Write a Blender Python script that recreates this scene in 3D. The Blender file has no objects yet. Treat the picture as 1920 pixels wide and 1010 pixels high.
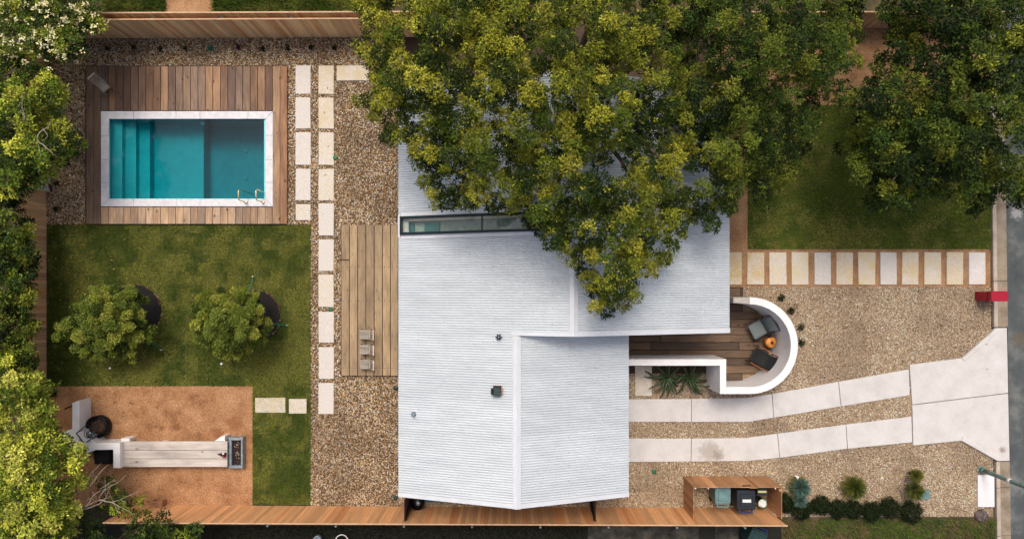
import bpy, math, random
import numpy as np
from mathutils import Vector, noise as mnoise

# ------------------------------------------------------------------ camera, world, sun, exposure
SC = bpy.context.scene
H, S, CX, CY = 26.0, 48.0, 960.0, 545.0        # camera height (m), ground pixels per metre, nadir in the photograph
cam_d = bpy.data.cameras.new('camera'); cam = bpy.data.objects.new('camera', cam_d)
SC.collection.objects.link(cam); SC.camera = cam
cam.location = (0, 0, H); cam.rotation_euler = (0, 0, 0)
cam_d.sensor_width = 36; cam_d.lens = 36 * S * H / 1920.0
cam_d.shift_y = (CY - 505) / 1920.0
cam_d.clip_start = 0.5; cam_d.clip_end = 600

TO_SUN = Vector((-0.08, 0.46, 1.0)).normalized()
ELEV = math.asin(TO_SUN.z); AZ = math.atan2(TO_SUN.x, TO_SUN.y)
world = bpy.data.worlds.new('World'); SC.world = world; world.use_nodes = True
wn = world.node_tree; bg = wn.nodes['Background']
sky = wn.nodes.new('ShaderNodeTexSky'); sky.sky_type = 'NISHITA'; sky.sun_disc = False
sky.sun_elevation = ELEV; sky.sun_rotation = AZ; sky.air_density = 0.7; sky.dust_density = 7.0; sky.ozone_density = 0.6
wn.links.new(sky.outputs[0], bg.inputs[0]); bg.inputs[1].default_value = 0.15
sun_d = bpy.data.lights.new('sun', 'SUN'); sun_d.energy = 1.15; sun_d.angle = math.radians(18); sun_d.color = (1.0, 0.94, 0.85)
sun = bpy.data.objects.new('sun', sun_d); SC.collection.objects.link(sun)
sun.rotation_euler = TO_SUN.to_track_quat('Z', 'Y').to_euler(); sun.location = (0, 0, 40)
SC.view_settings.view_transform = 'Standard'; SC.view_settings.look = 'None'
SC.view_settings.exposure = 0.19; SC.view_settings.gamma = 1.0
SC.render.engine = 'CYCLES'; SC.cycles.use_denoising = True; SC.cycles.denoising_input_passes = 'RGB_ALBEDO_NORMAL'; SC.cycles.denoising_prefilter = 'ACCURATE'; SC.cycles.max_bounces = 8; SC.cycles.transparent_max_bounces = 16

RND = random.Random(7); NR = np.random.default_rng(11)
COL = SC.collection

def W(px, py, z=0.0):
    k = (H - z) / H / S
    return Vector(((px - CX) * k, (CY - py) * k, z))
def lin(c):
    return tuple(((v / 255) / 12.92 if v / 255 <= 0.04045 else ((v / 255 + 0.055) / 1.055) ** 2.4) for v in c)
def L4(c): return (*lin(c), 1.0)

# ------------------------------------------------------------------ mesh helpers
class MB:
    def __init__(self): self.v = []; self.f = []
    def add(self, vs, fs):
        n = len(self.v); self.v += [tuple(p) for p in vs]; self.f += [tuple(i + n for i in f) for f in fs]; return self
    def box(self, a, b):
        x0, y0, z0 = a; x1, y1, z1 = b
        if x0 > x1: x0, x1 = x1, x0
        if y0 > y1: y0, y1 = y1, y0
        return self.add([(x0,y0,z0),(x1,y0,z0),(x1,y1,z0),(x0,y1,z0),(x0,y0,z1),(x1,y0,z1),(x1,y1,z1),(x0,y1,z1)],
            [(3,2,1,0),(4,5,6,7),(0,1,5,4),(1,2,6,5),(2,3,7,6),(3,0,4,7)])
    def bar(self, p, q, w, h, up=(0,0,1)):
        p = Vector(p); q = Vector(q); d = (q - p).normalized(); up = Vector(up)
        if abs(d.dot(up)) > 0.98: up = Vector((0,1,0))
        s = d.cross(up).normalized() * (w / 2); u = s.cross(d).normalized() * (h / 2)
        vs = [p-s-u, p+s-u, p+s+u, p-s+u, q-s-u, q+s-u, q+s+u, q-s+u]
        return self.add(vs, [(0,1,2,3),(7,6,5,4),(0,4,5,1),(1,5,6,2),(2,6,7,3),(3,7,4,0)])
    def prism(self, poly, z0, z1, bev=0.0):
        poly = [tuple(p[:2]) for p in poly]
        if sum(a[0]*b[1]-b[0]*a[1] for a, b in zip(poly, poly[1:]+poly[:1])) < 0: poly = poly[::-1]
        n = len(poly)
        if bev <= 0:
            vs = [(x,y,z0) for x,y in poly] + [(x,y,z1) for x,y in poly]
            fs = [tuple(range(n-1,-1,-1)), tuple(range(n,2*n))] + [(i,(i+1)%n,n+(i+1)%n,n+i) for i in range(n)]
        else:
            ins = []
            for i in range(n):
                p0 = Vector(poly[i-1]); p1 = Vector(poly[i]); p2 = Vector(poly[(i+1)%n])
                e1 = (p1-p0).normalized(); e2 = (p2-p1).normalized()
                n1 = Vector((-e1.y,e1.x)); n2 = Vector((-e2.y,e2.x)); m = (n1+n2)
                m = m / max(0.3, m.dot(n1)); ins.append(p1 + m*bev)
            vs = [(x,y,z0) for x,y in poly] + [(x,y,z1-bev) for x,y in poly] + [(p.x,p.y,z1) for p in ins]
            fs = [tuple(range(n-1,-1,-1)), tuple(range(2*n,3*n))]
            fs += [(i,(i+1)%n,n+(i+1)%n,n+i) for i in range(n)] + [(n+i,n+(i+1)%n,2*n+(i+1)%n,2*n+i) for i in range(n)]
        return self.add(vs, fs)
    def sheet(self, poly, z):
        poly = [tuple(p[:2]) for p in poly]
        if sum(a[0]*b[1]-b[0]*a[1] for a, b in zip(poly, poly[1:]+poly[:1])) < 0: poly = poly[::-1]
        return self.add([(x,y,z) for x,y in poly], [tuple(range(len(poly)))])
    def tube(self, pts, rad, n=8, caps=True):
        pts = [Vector(p) for p in pts]; k = len(pts)
        if not hasattr(rad, '__len__'): rad = [rad]*k
        rings = []; ref = Vector((0.13,0.31,0.94))
        for i, p in enumerate(pts):
            d = (pts[min(i+1,k-1)] - pts[max(i-1,0)]).normalized()
            a = d.cross(ref)
            if a.length < 0.1: a = d.cross(Vector((1,0,0)))
            a.normalize(); b = d.cross(a)
            rings.append([p + (a*math.cos(t)+b*math.sin(t))*rad[i] for t in [2*math.pi*j/n for j in range(n)]])
        vs = [q for r in rings for q in r]
        fs = [(i*n+j,(i+1)*n+j,(i+1)*n+(j+1)%n,i*n+(j+1)%n) for i in range(k-1) for j in range(n)]
        if caps: fs += [tuple(range(n)), tuple(range((k-1)*n+n-1,(k-1)*n-1,-1))]
        return self.add(vs, fs)
    def lathe(self, prof, c=(0,0,0), n=24):
        vs = []; fs = []; m = len(prof)
        for r, z in prof:
            vs += [(c[0]+r*math.cos(2*math.pi*j/n), c[1]+r*math.sin(2*math.pi*j/n), c[2]+z) for j in range(n)]
        fs = [(i*n+j,i*n+(j+1)%n,(i+1)*n+(j+1)%n,(i+1)*n+j) for i in range(m-1) for j in range(n)]
        fs += [tuple(range(n-1,-1,-1)), tuple(range((m-1)*n,m*n))]
        return self.add(vs, fs)
    def build(self, name, mat, parent=None, smooth=False, center=True, color=None):
        v = np.array(self.v, dtype=float); lo = v.min(0); hi = v.max(0)
        c = np.array([(lo[0]+hi[0])/2, (lo[1]+hi[1])/2, lo[2]]) if center else np.zeros(3)
        me = bpy.data.meshes.new(name); me.from_pydata((v - c).tolist(), [], self.f)
        if smooth: me.shade_smooth()
        me.materials.append(mat); me.update()
        return link(name, me, c, parent, color)

def wloc(o):
    p = Vector(o.location)
    while o.parent: o = o.parent; p += Vector(o.location)
    return p
def link(name, me, c, parent=None, color=None):
    o = bpy.data.objects.new(name, me); COL.objects.link(o)
    o.location = Vector(c)
    if parent is not None:
        o.parent = parent; o.location = Vector(c) - wloc(parent)
    if color is not None: o.color = (*lin(color), 1)
    return o
def empty(name, loc=(0,0,0), label=None, cat=None, group=None, kind=None):
    o = bpy.data.objects.new(name, None); COL.objects.link(o); o.location = loc; o.empty_display_size = 0.2
    return tag(o, label, cat, group, kind)
def tag(o, label=None, cat=None, group=None, kind=None):
    if label: o['label'] = label
    if cat: o['category'] = cat
    if group: o['group'] = group
    if kind: o['kind'] = kind
    return o
def copy_tree(o, parent=None):
    c = o.copy(); COL.objects.link(c); c.parent = parent
    for ch in [x for x in COL.objects if x.parent == o and x != c]: copy_tree(ch, c)
    return c
def bulk(name, V, F4, mat, cols=None, parent=None, kind=None, smooth=False):
    """one mesh from numpy arrays: V (n,3), F (m,k) equal sided faces, cols (n,3) per point"""
    me = bpy.data.meshes.new(name); V = np.asarray(V, np.float32); F = np.asarray(F4, np.int32); k = F.shape[1]
    lo = V.min(0); hi = V.max(0); c = np.array([(lo[0]+hi[0])/2,(lo[1]+hi[1])/2,lo[2]], np.float32)
    me.vertices.add(len(V)); me.vertices.foreach_set('co', (V - c).ravel())
    me.loops.add(F.size); me.loops.foreach_set('vertex_index', F.ravel())
    me.polygons.add(len(F)); me.polygons.foreach_set('loop_start', np.arange(0, F.size, k, dtype=np.int32))
    me.update(calc_edges=True)
    if smooth: me.shade_smooth()
    if cols is not None:
        a = me.attributes.new('Col', 'FLOAT_COLOR', 'POINT')
        a.data.foreach_set('color', np.concatenate([cols, np.ones((len(cols),1))], 1).astype(np.float32).ravel())
    me.materials.append(mat)
    o = link(name, me, c, parent)
    if kind: o['kind'] = kind
    return o

# ------------------------------------------------------------------ materials
def base_mat(name):
    m = bpy.data.materials.new(name); m.use_nodes = True
    nt = m.node_tree; return m, nt, nt.nodes['Principled BSDF'], nt.nodes.new, nt.links.new
def math_node(nt, op, a, b=None):
    n = nt.nodes.new('ShaderNodeMath'); n.operation = op
    for i, v in enumerate((a, b)):
        if v is None: continue
        if isinstance(v, (int, float)): n.inputs[i].default_value = v
        else: nt.links.new(v, n.inputs[i])
    return n.outputs[0]
def ramp(nt, fac, stops):
    r = nt.nodes.new('ShaderNodeValToRGB'); els = r.color_ramp.elements
    while len(els) < len(stops): els.new(0.5)
    for e, (p, c) in zip(els, stops): e.position = p; e.color = L4(c)
    nt.links.new(fac, r.inputs[0]); return r.outputs[0]
def mix(nt, a, b, fac, mode='MIX'):
    n = nt.nodes.new('ShaderNodeMix'); n.data_type = 'RGBA'; n.blend_type = mode; n.clamp_factor = True
    for s, v in ((0, fac), (6, a), (7, b)):
        if isinstance(v, (int, float)): n.inputs[s].default_value = v
        elif isinstance(v, tuple): n.inputs[s].default_value = v if len(v) == 4 else (*v, 1)
        else: nt.links.new(v, n.inputs[s])
    return n.outputs[2]
def noise_tex(nt, vec, scale, detail=4, rough=0.6, dist=0.0):
    n = nt.nodes.new('ShaderNodeTexNoise'); n.inputs['Scale'].default_value = scale
    n.inputs['Detail'].default_value = detail; n.inputs['Roughness'].default_value = rough; n.inputs['Distortion'].default_value = dist
    if vec is not None: nt.links.new(vec, n.inputs['Vector'])
    return n.outputs['Fac']
def coords(nt, mode='pos', stretch=(1,1,1), rnd=False):
    if mode == 'pos':
        g = nt.nodes.new('ShaderNodeNewGeometry'); out = g.outputs['Position']
    else:
        t = nt.nodes.new('ShaderNodeTexCoord'); out = t.outputs['Object']
    if rnd:
        oi = nt.nodes.new('ShaderNodeObjectInfo'); a = nt.nodes.new('ShaderNodeVectorMath'); a.operation = 'ADD'
        c = nt.nodes.new('ShaderNodeCombineXYZ'); r = math_node(nt, 'MULTIPLY', oi.outputs['Random'], 60.0)
        for i in range(3): nt.links.new(r, c.inputs[i])
        nt.links.new(out, a.inputs[0]); nt.links.new(c.outputs[0], a.inputs[1]); out = a.outputs[0]
    m = nt.nodes.new('ShaderNodeMapping'); m.inputs['Scale'].default_value = stretch
    nt.links.new(out, m.inputs[0]); return m.outputs[0]
def bump(nt, bs, h, strength, dist=0.01):
    b = nt.nodes.new('ShaderNodeBump'); b.inputs['Strength'].default_value = strength; b.inputs['Distance'].default_value = dist
    nt.links.new(h, b.inputs['Height']); nt.links.new(b.outputs[0], bs.inputs['Normal'])

def plain(name, c, rough=0.5, metal=0.0, var=0.12, scale=6, bmp=0.05):
    m, nt, bs, new, ln = base_mat(name); v = coords(nt, 'obj', rnd=True); f = noise_tex(nt, v, scale, 5)
    d = tuple(max(0, x*(1-var)) for x in c); e = tuple(min(255, x*(1+var*0.5)) for x in c)
    ln(ramp(nt, f, [(0.3, d), (0.7, e)]), bs.inputs['Base Color'])
    bs.inputs['Roughness'].default_value = rough; bs.inputs['Metallic'].default_value = metal
    if bmp: bump(nt, bs, noise_tex(nt, v, scale*8, 3), bmp, 0.004)
    return m
def blotch(name, stops, scale, rough=0.9, fine=None, bmp=0.3, fine_amt=0.5, spots=None):
    m, nt, bs, new, ln = base_mat(name); v = coords(nt)
    col = ramp(nt, noise_tex(nt, v, scale, 6, 0.65), stops)
    ff = noise_tex(nt, v, fine or scale*14, 4, 0.7)
    col = mix(nt, col, ramp(nt, ff, [(0.32, (60,60,60)), (0.68, (255,255,255))]), fine_amt, 'MULTIPLY')
    if spots:
        for (p, r, c) in spots:
            dn = nt.nodes.new('ShaderNodeVectorMath'); dn.operation = 'DISTANCE'
            wv = nt.nodes.new('ShaderNodeVectorMath'); wv.operation = 'ADD'
            nz = nt.nodes.new('ShaderNodeTexNoise'); nz.inputs['Scale'].default_value = 3.0/r; nz.inputs['Detail'].default_value = 4
            sc = nt.nodes.new('ShaderNodeVectorMath'); sc.operation = 'SCALE'; sc.inputs['Scale'].default_value = r*1.6
            ln(v, nz.inputs['Vector']); ln(nz.outputs['Color'], sc.inputs[0]); ln(v, wv.inputs[0]); ln(sc.outputs[0], wv.inputs[1])
            ln(wv.outputs[0], dn.inputs[0]); dn.inputs[1].default_value = (p[0]+r*0.8, p[1]+r*0.8, p[2]+r*0.8)
            k = nt.nodes.new('ShaderNodeMapRange'); k.inputs[1].default_value = r; k.inputs[2].default_value = r*0.4
            k.inputs[3].default_value = 0; k.inputs[4].default_value = 0.75; ln(dn.outputs['Value'], k.inputs[0])
            col = mix(nt, col, L4(c), k.outputs[0])
    ln(col, bs.inputs['Base Color']); bs.inputs['Roughness'].default_value = rough
    bump(nt, bs, ff, bmp, 0.01); return m
def wood(name, axis, tint=1.0, grain=26, knots=0.6, rough=0.75, contrast=0.45, blotchy=0.55):
    """colour of each board comes from its own object colour; grain runs along axis"""
    m, nt, bs, new, ln = base_mat(name); oi = new('ShaderNodeObjectInfo')
    st = [1.0, 1.0, 1.0]; st[axis] = 0.06
    v = coords(nt, 'obj', tuple(st), True); g = noise_tex(nt, v, grain, 6, 0.62, 0.6)
    st2 = [1.0]*3; st2[axis] = 0.25
    v2 = coords(nt, 'obj', tuple(st2), True); g2 = noise_tex(nt, v2, 3.0, 4, 0.6)
    col = mix(nt, oi.outputs['Color'], ramp(nt, g, [(0.3, (90,82,76)), (0.62, (255,255,255))]), contrast, 'MULTIPLY')
    col = mix(nt, col, ramp(nt, g2, [(0.3, (120,110,105)), (0.7, (255,252,246))]), blotchy, 'MULTIPLY')
    if knots:
        st3 = [1.0]*3; st3[axis] = 0.6
        vo = new('ShaderNodeTexVoronoi'); vo.inputs['Scale'].default_value = 4.2; ln(coords(nt, 'obj', tuple(st3), True), vo.inputs['Vector'])
        kn = new('ShaderNodeMapRange'); ln(vo.outputs['Distance'], kn.inputs[0]); kn.inputs[1].default_value = 0.20; kn.inputs[2].default_value = 0.11
        kn.inputs[3].default_value = 0; kn.inputs[4].default_value = 1
        sel = math_node(nt, 'MULTIPLY', kn.outputs[0], math_node(nt, 'GREATER_THAN', noise_tex(nt, vo.outputs['Position'], 50, 0), 0.5))
        col = mix(nt, col, L4((38,26,20)), math_node(nt, 'MULTIPLY', sel, knots))
    ln(col, bs.inputs['Base Color']); bs.inputs['Roughness'].default_value = rough
    bump(nt, bs, g, 0.35, 0.004); return m
def attr_mat(name, rough=0.7, transl=0.0, var=0.0, spec=0.3):
    m, nt, bs, new, ln = base_mat(name); a = new('ShaderNodeAttribute'); a.attribute_name = 'Col'
    col = a.outputs['Color']
    if var:
        f = noise_tex(nt, coords(nt), 40, 3); col = mix(nt, col, ramp(nt, f, [(0.3,(120,120,120)),(0.7,(255,255,255))]), var, 'MULTIPLY')
    ln(col, bs.inputs['Base Color']); bs.inputs['Roughness'].default_value = rough
    bs.inputs['Specular IOR Level'].default_value = spec
    if transl:
        t = new('ShaderNodeBsdfTranslucent'); ln(col, t.inputs[0]); mx = new('ShaderNodeMixShader'); mx.inputs[0].default_value = transl
        ln(bs.outputs[0], mx.inputs[1]); ln(t.outputs[0], mx.inputs[2]); ln(mx.outputs[0], nt.nodes['Material Output'].inputs[0])
    return m
def stone_mat(name, warm):
    """pavers: object colour is the centre stain, pale rim worn off-white"""
    m, nt, bs, new, ln = base_mat(name); oi = new('ShaderNodeObjectInfo'); v = coords(nt, 'obj', rnd=True)
    f = noise_tex(nt, v, 2.2, 7, 0.7); ff = noise_tex(nt, v, 22, 5, 0.7)
    col = mix(nt, L4((208,202,194)), oi.outputs['Color'], ramp(nt, f, [(0.32,(20,20,20)),(0.62,(255,255,255))]))
    col = mix(nt, col, ramp(nt, ff, [(0.25,(150,142,130)),(0.6,(255,255,255))]), 0.5, 'MULTIPLY')
    ln(col, bs.inputs['Base Color']); bs.inputs['Roughness'].default_value = 0.8; bump(nt, bs, ff, 0.35, 0.006); return m

M = {}
M['ground'] = blotch('earth', [(0.3,(52,42,30)),(0.55,(78,62,44)),(0.75,(96,80,58))], 0.9)
M['gravel_base'] = blotch('gravel_bed_earth', [(0.3,(86,66,44)),(0.7,(122,96,66))], 6)
M['gravel_base2'] = blotch('fine_gravel_bed_earth', [(0.3,(140,118,92)),(0.7,(180,156,126))], 6)
M['dg'] = blotch('decomposed_granite', [(0.30,(140,94,58)),(0.44,(178,128,86)),(0.6,(200,150,106)),(0.8,(212,168,126))], 1.3, fine=20, fine_amt=0.72, bmp=0.6,
    spots=[(W(303,803),0.16,(120,76,44)),(W(330,800),0.24,(112,68,38)),(W(440,795),0.5,(130,84,50)),(W(410,812),0.3,(122,76,44))])
M['dg2'] = blotch('granite_path', [(0.3,(148,108,74)),(0.5,(178,136,96)),(0.75,(198,158,118))], 1.6, fine=22, fine_amt=0.65, bmp=0.6)
M['lawn'] = blotch('lawn_soil', [(0.32,(50,60,18)),(0.5,(74,82,26)),(0.7,(112,106,48))], 0.8, fine=30, fine_amt=0.6)
M['road'] = blotch('asphalt', [(0.3,(62,68,70)),(0.52,(84,90,90)),(0.7,(122,124,120))], 1.0, fine=90, fine_amt=0.35, bmp=0.4, rough=0.85,
    spots=[(W(1910,635),0.35,(96,84,66)),(W(1906,400),0.3,(150,152,150))])
M['kerb'] = blotch('kerb_concrete', [(0.3,(168,154,136)),(0.6,(200,186,168)),(0.8,(210,198,182))], 2.0, fine=50, fine_amt=0.35, bmp=0.2)
M['gutter'] = blotch('gutter_concrete', [(0.3,(122,108,90)),(0.55,(158,144,124)),(0.8,(176,164,146))], 1.6, fine=40, fine_amt=0.4, bmp=0.2)
M['slab'] = blotch('driveway_concrete', [(0.3,(190,187,182)),(0.5,(201,198,194)),(0.75,(209,207,204))], 1.5, fine=26, fine_amt=0.14, bmp=0.1,
    spots=[(W(1330,845),0.55,(158,150,140)),(W(1345,852),0.3,(140,130,118)),(W(1878,842),0.18,(120,100,80))])
M['neigh'] = blotch('shade_toned_turf', [(0.3,(14,16,9)),(0.6,(24,26,15)),(0.8,(36,34,22))], 2.5, fine=30)  # fence shadow put into the near-black turf colour
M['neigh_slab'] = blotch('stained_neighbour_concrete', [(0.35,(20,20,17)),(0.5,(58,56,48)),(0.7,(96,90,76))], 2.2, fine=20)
M['roughgrass'] = blotch('rough_grass_soil', [(0.3,(40,50,16)),(0.5,(70,66,36)),(0.7,(120,96,70))], 1.5, fine=25)
M['mulch'] = blotch('dark_mulch', [(0.3,(9,8,7)),(0.7,(24,19,16))], 8, fine=70, bmp=1.0)
M['wood_y'] = wood('reclaimed_plank_lengthways', 1, contrast=0.55, knots=0.8)
M['wood_x'] = wood('porch_plank', 0, contrast=0.6, knots=0.7)
M['wood_deck'] = wood('cedar_deck_plank', 1, contrast=0.4, knots=0.35)
M['fence'] = wood('cedar_fence_board', 2, contrast=0.38, knots=0.25, grain=34, blotchy=0.35)
M['fence_pale'] = wood('pale_cedar_fence_board', 2, contrast=0.24, knots=0.15, grain=34, blotchy=0.2)
M['greywood'] = wood('weathered_grey_wood', 1, contrast=0.6, knots=0.2, grain=40)
M['bench'] = wood('whitewashed_plank', 0, contrast=0.25, knots=0.5)
M['paver'] = stone_mat('limestone_paver', True)
M['white_conc'] = plain('white_plaster', (226,224,222), 0.75, var=0.05, scale=2)
M['grey_conc'] = plain('grey_plaster', (176,170,162), 0.8, var=0.1, scale=5)
M['coping'] = plain('pale_coping_stone', (206,206,208), 0.7, var=0.07, scale=5)
M['plaster'] = plain('pool_plaster', (130,208,210), 0.8, var=0.06, scale=3)
M['stucco'] = plain('house_stucco', (200,196,190), 0.8)
M['dark_metal'] = plain('dark_bronze_metal', (28,44,46), 0.4, 0.6)
M['black_metal'] = plain('black_steel', (20,18,18), 0.45, 0.6, var=0.3)
M['ash'] = plain('burnt_ash', (70,52,40), 0.95, var=0.5, scale=12)
M['steel'] = plain('galvanised_steel', (146,160,166), 0.4, 0.5, var=0.2)
M['gold'] = plain('polished_brass', (226,204,156), 0.25, 0.8, var=0.05)
M['red'] = plain('red_enamel', (156,2,40), 0.4, var=0.08)
M['black_fabric'] = plain('black_canvas', (22,22,26), 0.85, var=0.2)
M['teal_plastic'] = plain('faded_teal_plastic', (96,128,128), 0.5, var=0.15)
M['navy_plastic'] = plain('dark_navy_plastic', (26,36,44), 0.45, var=0.2)
M['blue_plastic'] = plain('blue_plastic', (18,44,104), 0.45, var=0.1)
M['blue_pipe'] = plain('blue_hose_rubber', (40,120,160), 0.5)
M['green_plastic'] = plain('green_plastic', (10,96,62), 0.5)
M['darkgreen_plastic'] = plain('dark_green_plastic', (22,52,50), 0.5)
M['white_plastic'] = plain('white_plastic', (224,222,218), 0.5, var=0.06)
M['label_paper'] = plain('paper_label', (214,216,150), 0.7)
M['pole'] = plain('green_painted_pole', (104,132,126), 0.45, 0.2, var=0.2)
M['rock'] = plain('dark_rock', (92,80,76), 0.9, var=0.5, scale=9, bmp=0.5)
M['orange_wood'] = plain('orange_stump_wood', (206,132,50), 0.5, var=0.3, scale=10)
M['bark'] = plain('bark', (74,62,50), 0.95, var=0.4, scale=18, bmp=0.6)
M['twig'] = plain('bare_grey_twig', (172,158,140), 0.9, var=0.2)
M['gate_wood'] = plain('dark_brown_gate', (58,28,20), 0.7, var=0.3)
M['soil'] = plain('planter_soil', (44,26,22), 0.95, var=0.5, scale=14, bmp=0.6)
M['car_paint'] = plain('dark_car_paint', (24,26,30), 0.25, 0.2, var=0.05, bmp=0)
M['rubber'] = plain('tyre_rubber', (18,18,18), 0.85)
M['car_glass'] = plain('dark_car_glass', (14,18,22), 0.08, 0.0, var=0.05, bmp=0)
M['cream'] = plain('cream_paint', (240,226,204), 0.7, var=0.04)
M['floor_in'] = plain('grey_green_floor', (150,164,152), 0.6, var=0.1)
M['teal_in'] = plain('teal_cabinet', (40,110,104), 0.5, var=0.1)
M['leaf'] = attr_mat('tree_leaf', 0.62, 0.12, spec=0.12)
M['flower'] = attr_mat('cream_petal', 0.7, 0.2)
M['grass'] = attr_mat('grass_blade', 0.75, 0.2, spec=0.2)
M['pebble'] = attr_mat('pebble', 0.75, 0, 0.35)
M['succ'] = plain('dark_green_succulent', (46,66,28), 0.5, var=0.35, scale=8)
M['crate'] = plain('brown_crate_wood', (150,108,76), 0.8, var=0.25)
M['terracotta'] = plain('terracotta', (178,98,62), 0.8)

def weave(name, c1, c2, scale):
    m, nt, bs, new, ln = base_mat(name); ck = new('ShaderNodeTexChecker'); ck.inputs['Scale'].default_value = scale
    ck.inputs[1].default_value = L4(c1); ck.inputs[2].default_value = L4(c2); ln(coords(nt, 'obj'), ck.inputs[0])
    ln(ck.outputs[0], bs.inputs['Base Color']); bs.inputs['Roughness'].default_value = 0.8; return m
M['grey_weave'] = weave('grey_woven_cord', (128,138,138), (70,78,80), 44)

def metal_roof():
    m, nt, bs, new, ln = base_mat('corrugated_sheet_metal'); oi = new('ShaderNodeObjectInfo')
    v = coords(nt, 'pos', (0.5, 2.2, 1)); f = noise_tex(nt, v, 1.4, 5, 0.6)
    col = ramp(nt, f, [(0.3,(188,195,198)),(0.6,(199,206,209)),(0.8,(207,212,215))])
    rr = math_node(nt, 'ADD', math_node(nt, 'MULTIPLY', oi.outputs['Random'], 0.07), 0.95)
    hs = new('ShaderNodeHueSaturation'); ln(col, hs.inputs['Color']); ln(rr, hs.inputs['Value'])
    ln(hs.outputs[0], bs.inputs['Base Color']); bs.inputs['Roughness'].default_value = 0.42; bs.inputs['Metallic'].default_value = 0.15
    return m
M['roof'] = metal_roof()
M['flash'] = plain('white_painted_flashing', (208,212,216), 0.5, 0.1, var=0.04, scale=2, bmp=0)

def water_mat():
    m, nt, bs, new, ln = base_mat('pool_water'); nt.nodes.remove(bs); out = nt.nodes['Material Output']
    t = new('ShaderNodeBsdfTransparent'); t.inputs[0].default_value = (0.5, 0.9, 0.92, 1)
    g = new('ShaderNodeBsdfGlossy'); g.inputs['Roughness'].default_value = 0.02
    fr = new('ShaderNodeFresnel'); fr.inputs[0].default_value = 1.30
    b = new('ShaderNodeBump'); b.inputs['Strength'].default_value = 0.06; b.inputs['Distance'].default_value = 0.02
    ln(noise_tex(nt, coords(nt), 5, 3), b.inputs['Height']); ln(b.outputs[0], g.inputs['Normal'])
    mx = new('ShaderNodeMixShader'); ln(fr.outputs[0], mx.inputs[0]); ln(t.outputs[0], mx.inputs[1]); ln(g.outputs[0], mx.inputs[2])
    ln(mx.outputs[0], out.inputs['Surface'])
    va = new('ShaderNodeVolumeAbsorption'); va.inputs[0].default_value = (0.0, 0.66, 0.71, 1); va.inputs[1].default_value = 1.15
    ln(va.outputs[0], out.inputs['Volume']); return m
M['water'] = water_mat()
def glass_mat():
    m, nt, bs, new, ln = base_mat('window_glass'); nt.nodes.remove(bs); out = nt.nodes['Material Output']
    t = new('ShaderNodeBsdfTransparent'); t.inputs[0].default_value = (0.93, 0.97, 0.96, 1)
    g = new('ShaderNodeBsdfGlossy'); g.inputs['Roughness'].default_value = 0.02
    fr = new('ShaderNodeFresnel'); fr.inputs[0].default_value = 1.5
    mx = new('ShaderNodeMixShader'); ln(fr.outputs[0], mx.inputs[0]); ln(t.outputs[0], mx.inputs[1]); ln(g.outputs[0], mx.inputs[2])
    ln(mx.outputs[0], out.inputs['Surface']); return m
M['glass'] = glass_mat()

# ------------------------------------------------------------------ setting: ground sheets
def rect(x0, y0, x1, y1, z=0.0):
    a = W(x0, y1, z); b = W(x1, y0, z); return [(a.x,a.y),(b.x,a.y),(b.x,b.y),(a.x,b.y)]
PX0, PY0, PX1, PY1 = 204, 223, 497, 373                       # water edge of the pool (pixels at ground level)
h0 = W(196, 380); h1 = W(504, 216)                            # hole in the ground for the basin
g = MB(); R_ = 150
for a, b in (((-R_,-R_),(R_,h0.y)), ((-R_,h1.y),(R_,R_)), ((-R_,h0.y),(h0.x,h1.y)), ((h1.x,h0.y),(R_,h1.y))):
    g.sheet([(a[0],a[1]),(b[0],a[1]),(b[0],b[1]),(a[0],b[1])], 0)
tag(g.build('ground', M['ground'], center=False), 'bare brown earth under the whole plot', None, None, 'structure')

GR_L = [(88,70,760,124),(88,124,162,421),(538,124,765,421),(583,421,765,948)]
mb = MB()
for r in GR_L: mb.sheet(rect(*r), 0.004)
tag(mb.build('gravel_bed', M['gravel_base'], center=False), kind='structure')
GR_R = [(1393,538,1858,700),(1150,700,1862,968)]
mb = MB()
for r in GR_R: mb.sheet(rect(*r), 0.004)
mb.sheet(rect(750,925,1150,952), 0.005)
tag(mb.build('front_gravel_bed', M['gravel_base2'], center=False), kind='structure')
LAWN_L = [(90,422,583,723),(474,723,583,945)]
mb = MB()
for r in LAWN_L: mb.prism(rect(*r), 0.0, 0.02)
tag(mb.build('lawn', M['lawn'], center=False), kind='structure')
mb = MB().prism(rect(1402,198,1857,467), 0.0, 0.02)
tag(mb.build('front_lawn', M['lawn'], center=False), kind='structure')
tag(MB().sheet(rect(88,723,474,948), 0.008).build('granite_patio', M['dg'], center=False), kind='structure')
mb = MB().sheet(rect(1340,52,1857,198), 0.008); mb.sheet(rect(1340,198,1402,467), 0.008); mb.sheet(rect(1340,467,1857,538), 0.008)
tag(mb.build('granite_path', M['dg2'], center=False), kind='structure')
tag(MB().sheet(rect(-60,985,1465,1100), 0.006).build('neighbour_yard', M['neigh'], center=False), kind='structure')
tag(MB().sheet(rect(1465,968,1868,1100), 0.006).build('neighbour_verge', M['roughgrass'], center=False), kind='structure')
tag(MB().sheet(rect(-100,-90,1857,48), 0.006).build('rear_neighbour_yard', M['roughgrass'], center=False), kind='structure')

tag(MB().sheet(rect(310,-80,404,40), 0.012).build('bark_mulch_strip', M['dg2'], center=False), kind='structure')
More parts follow.
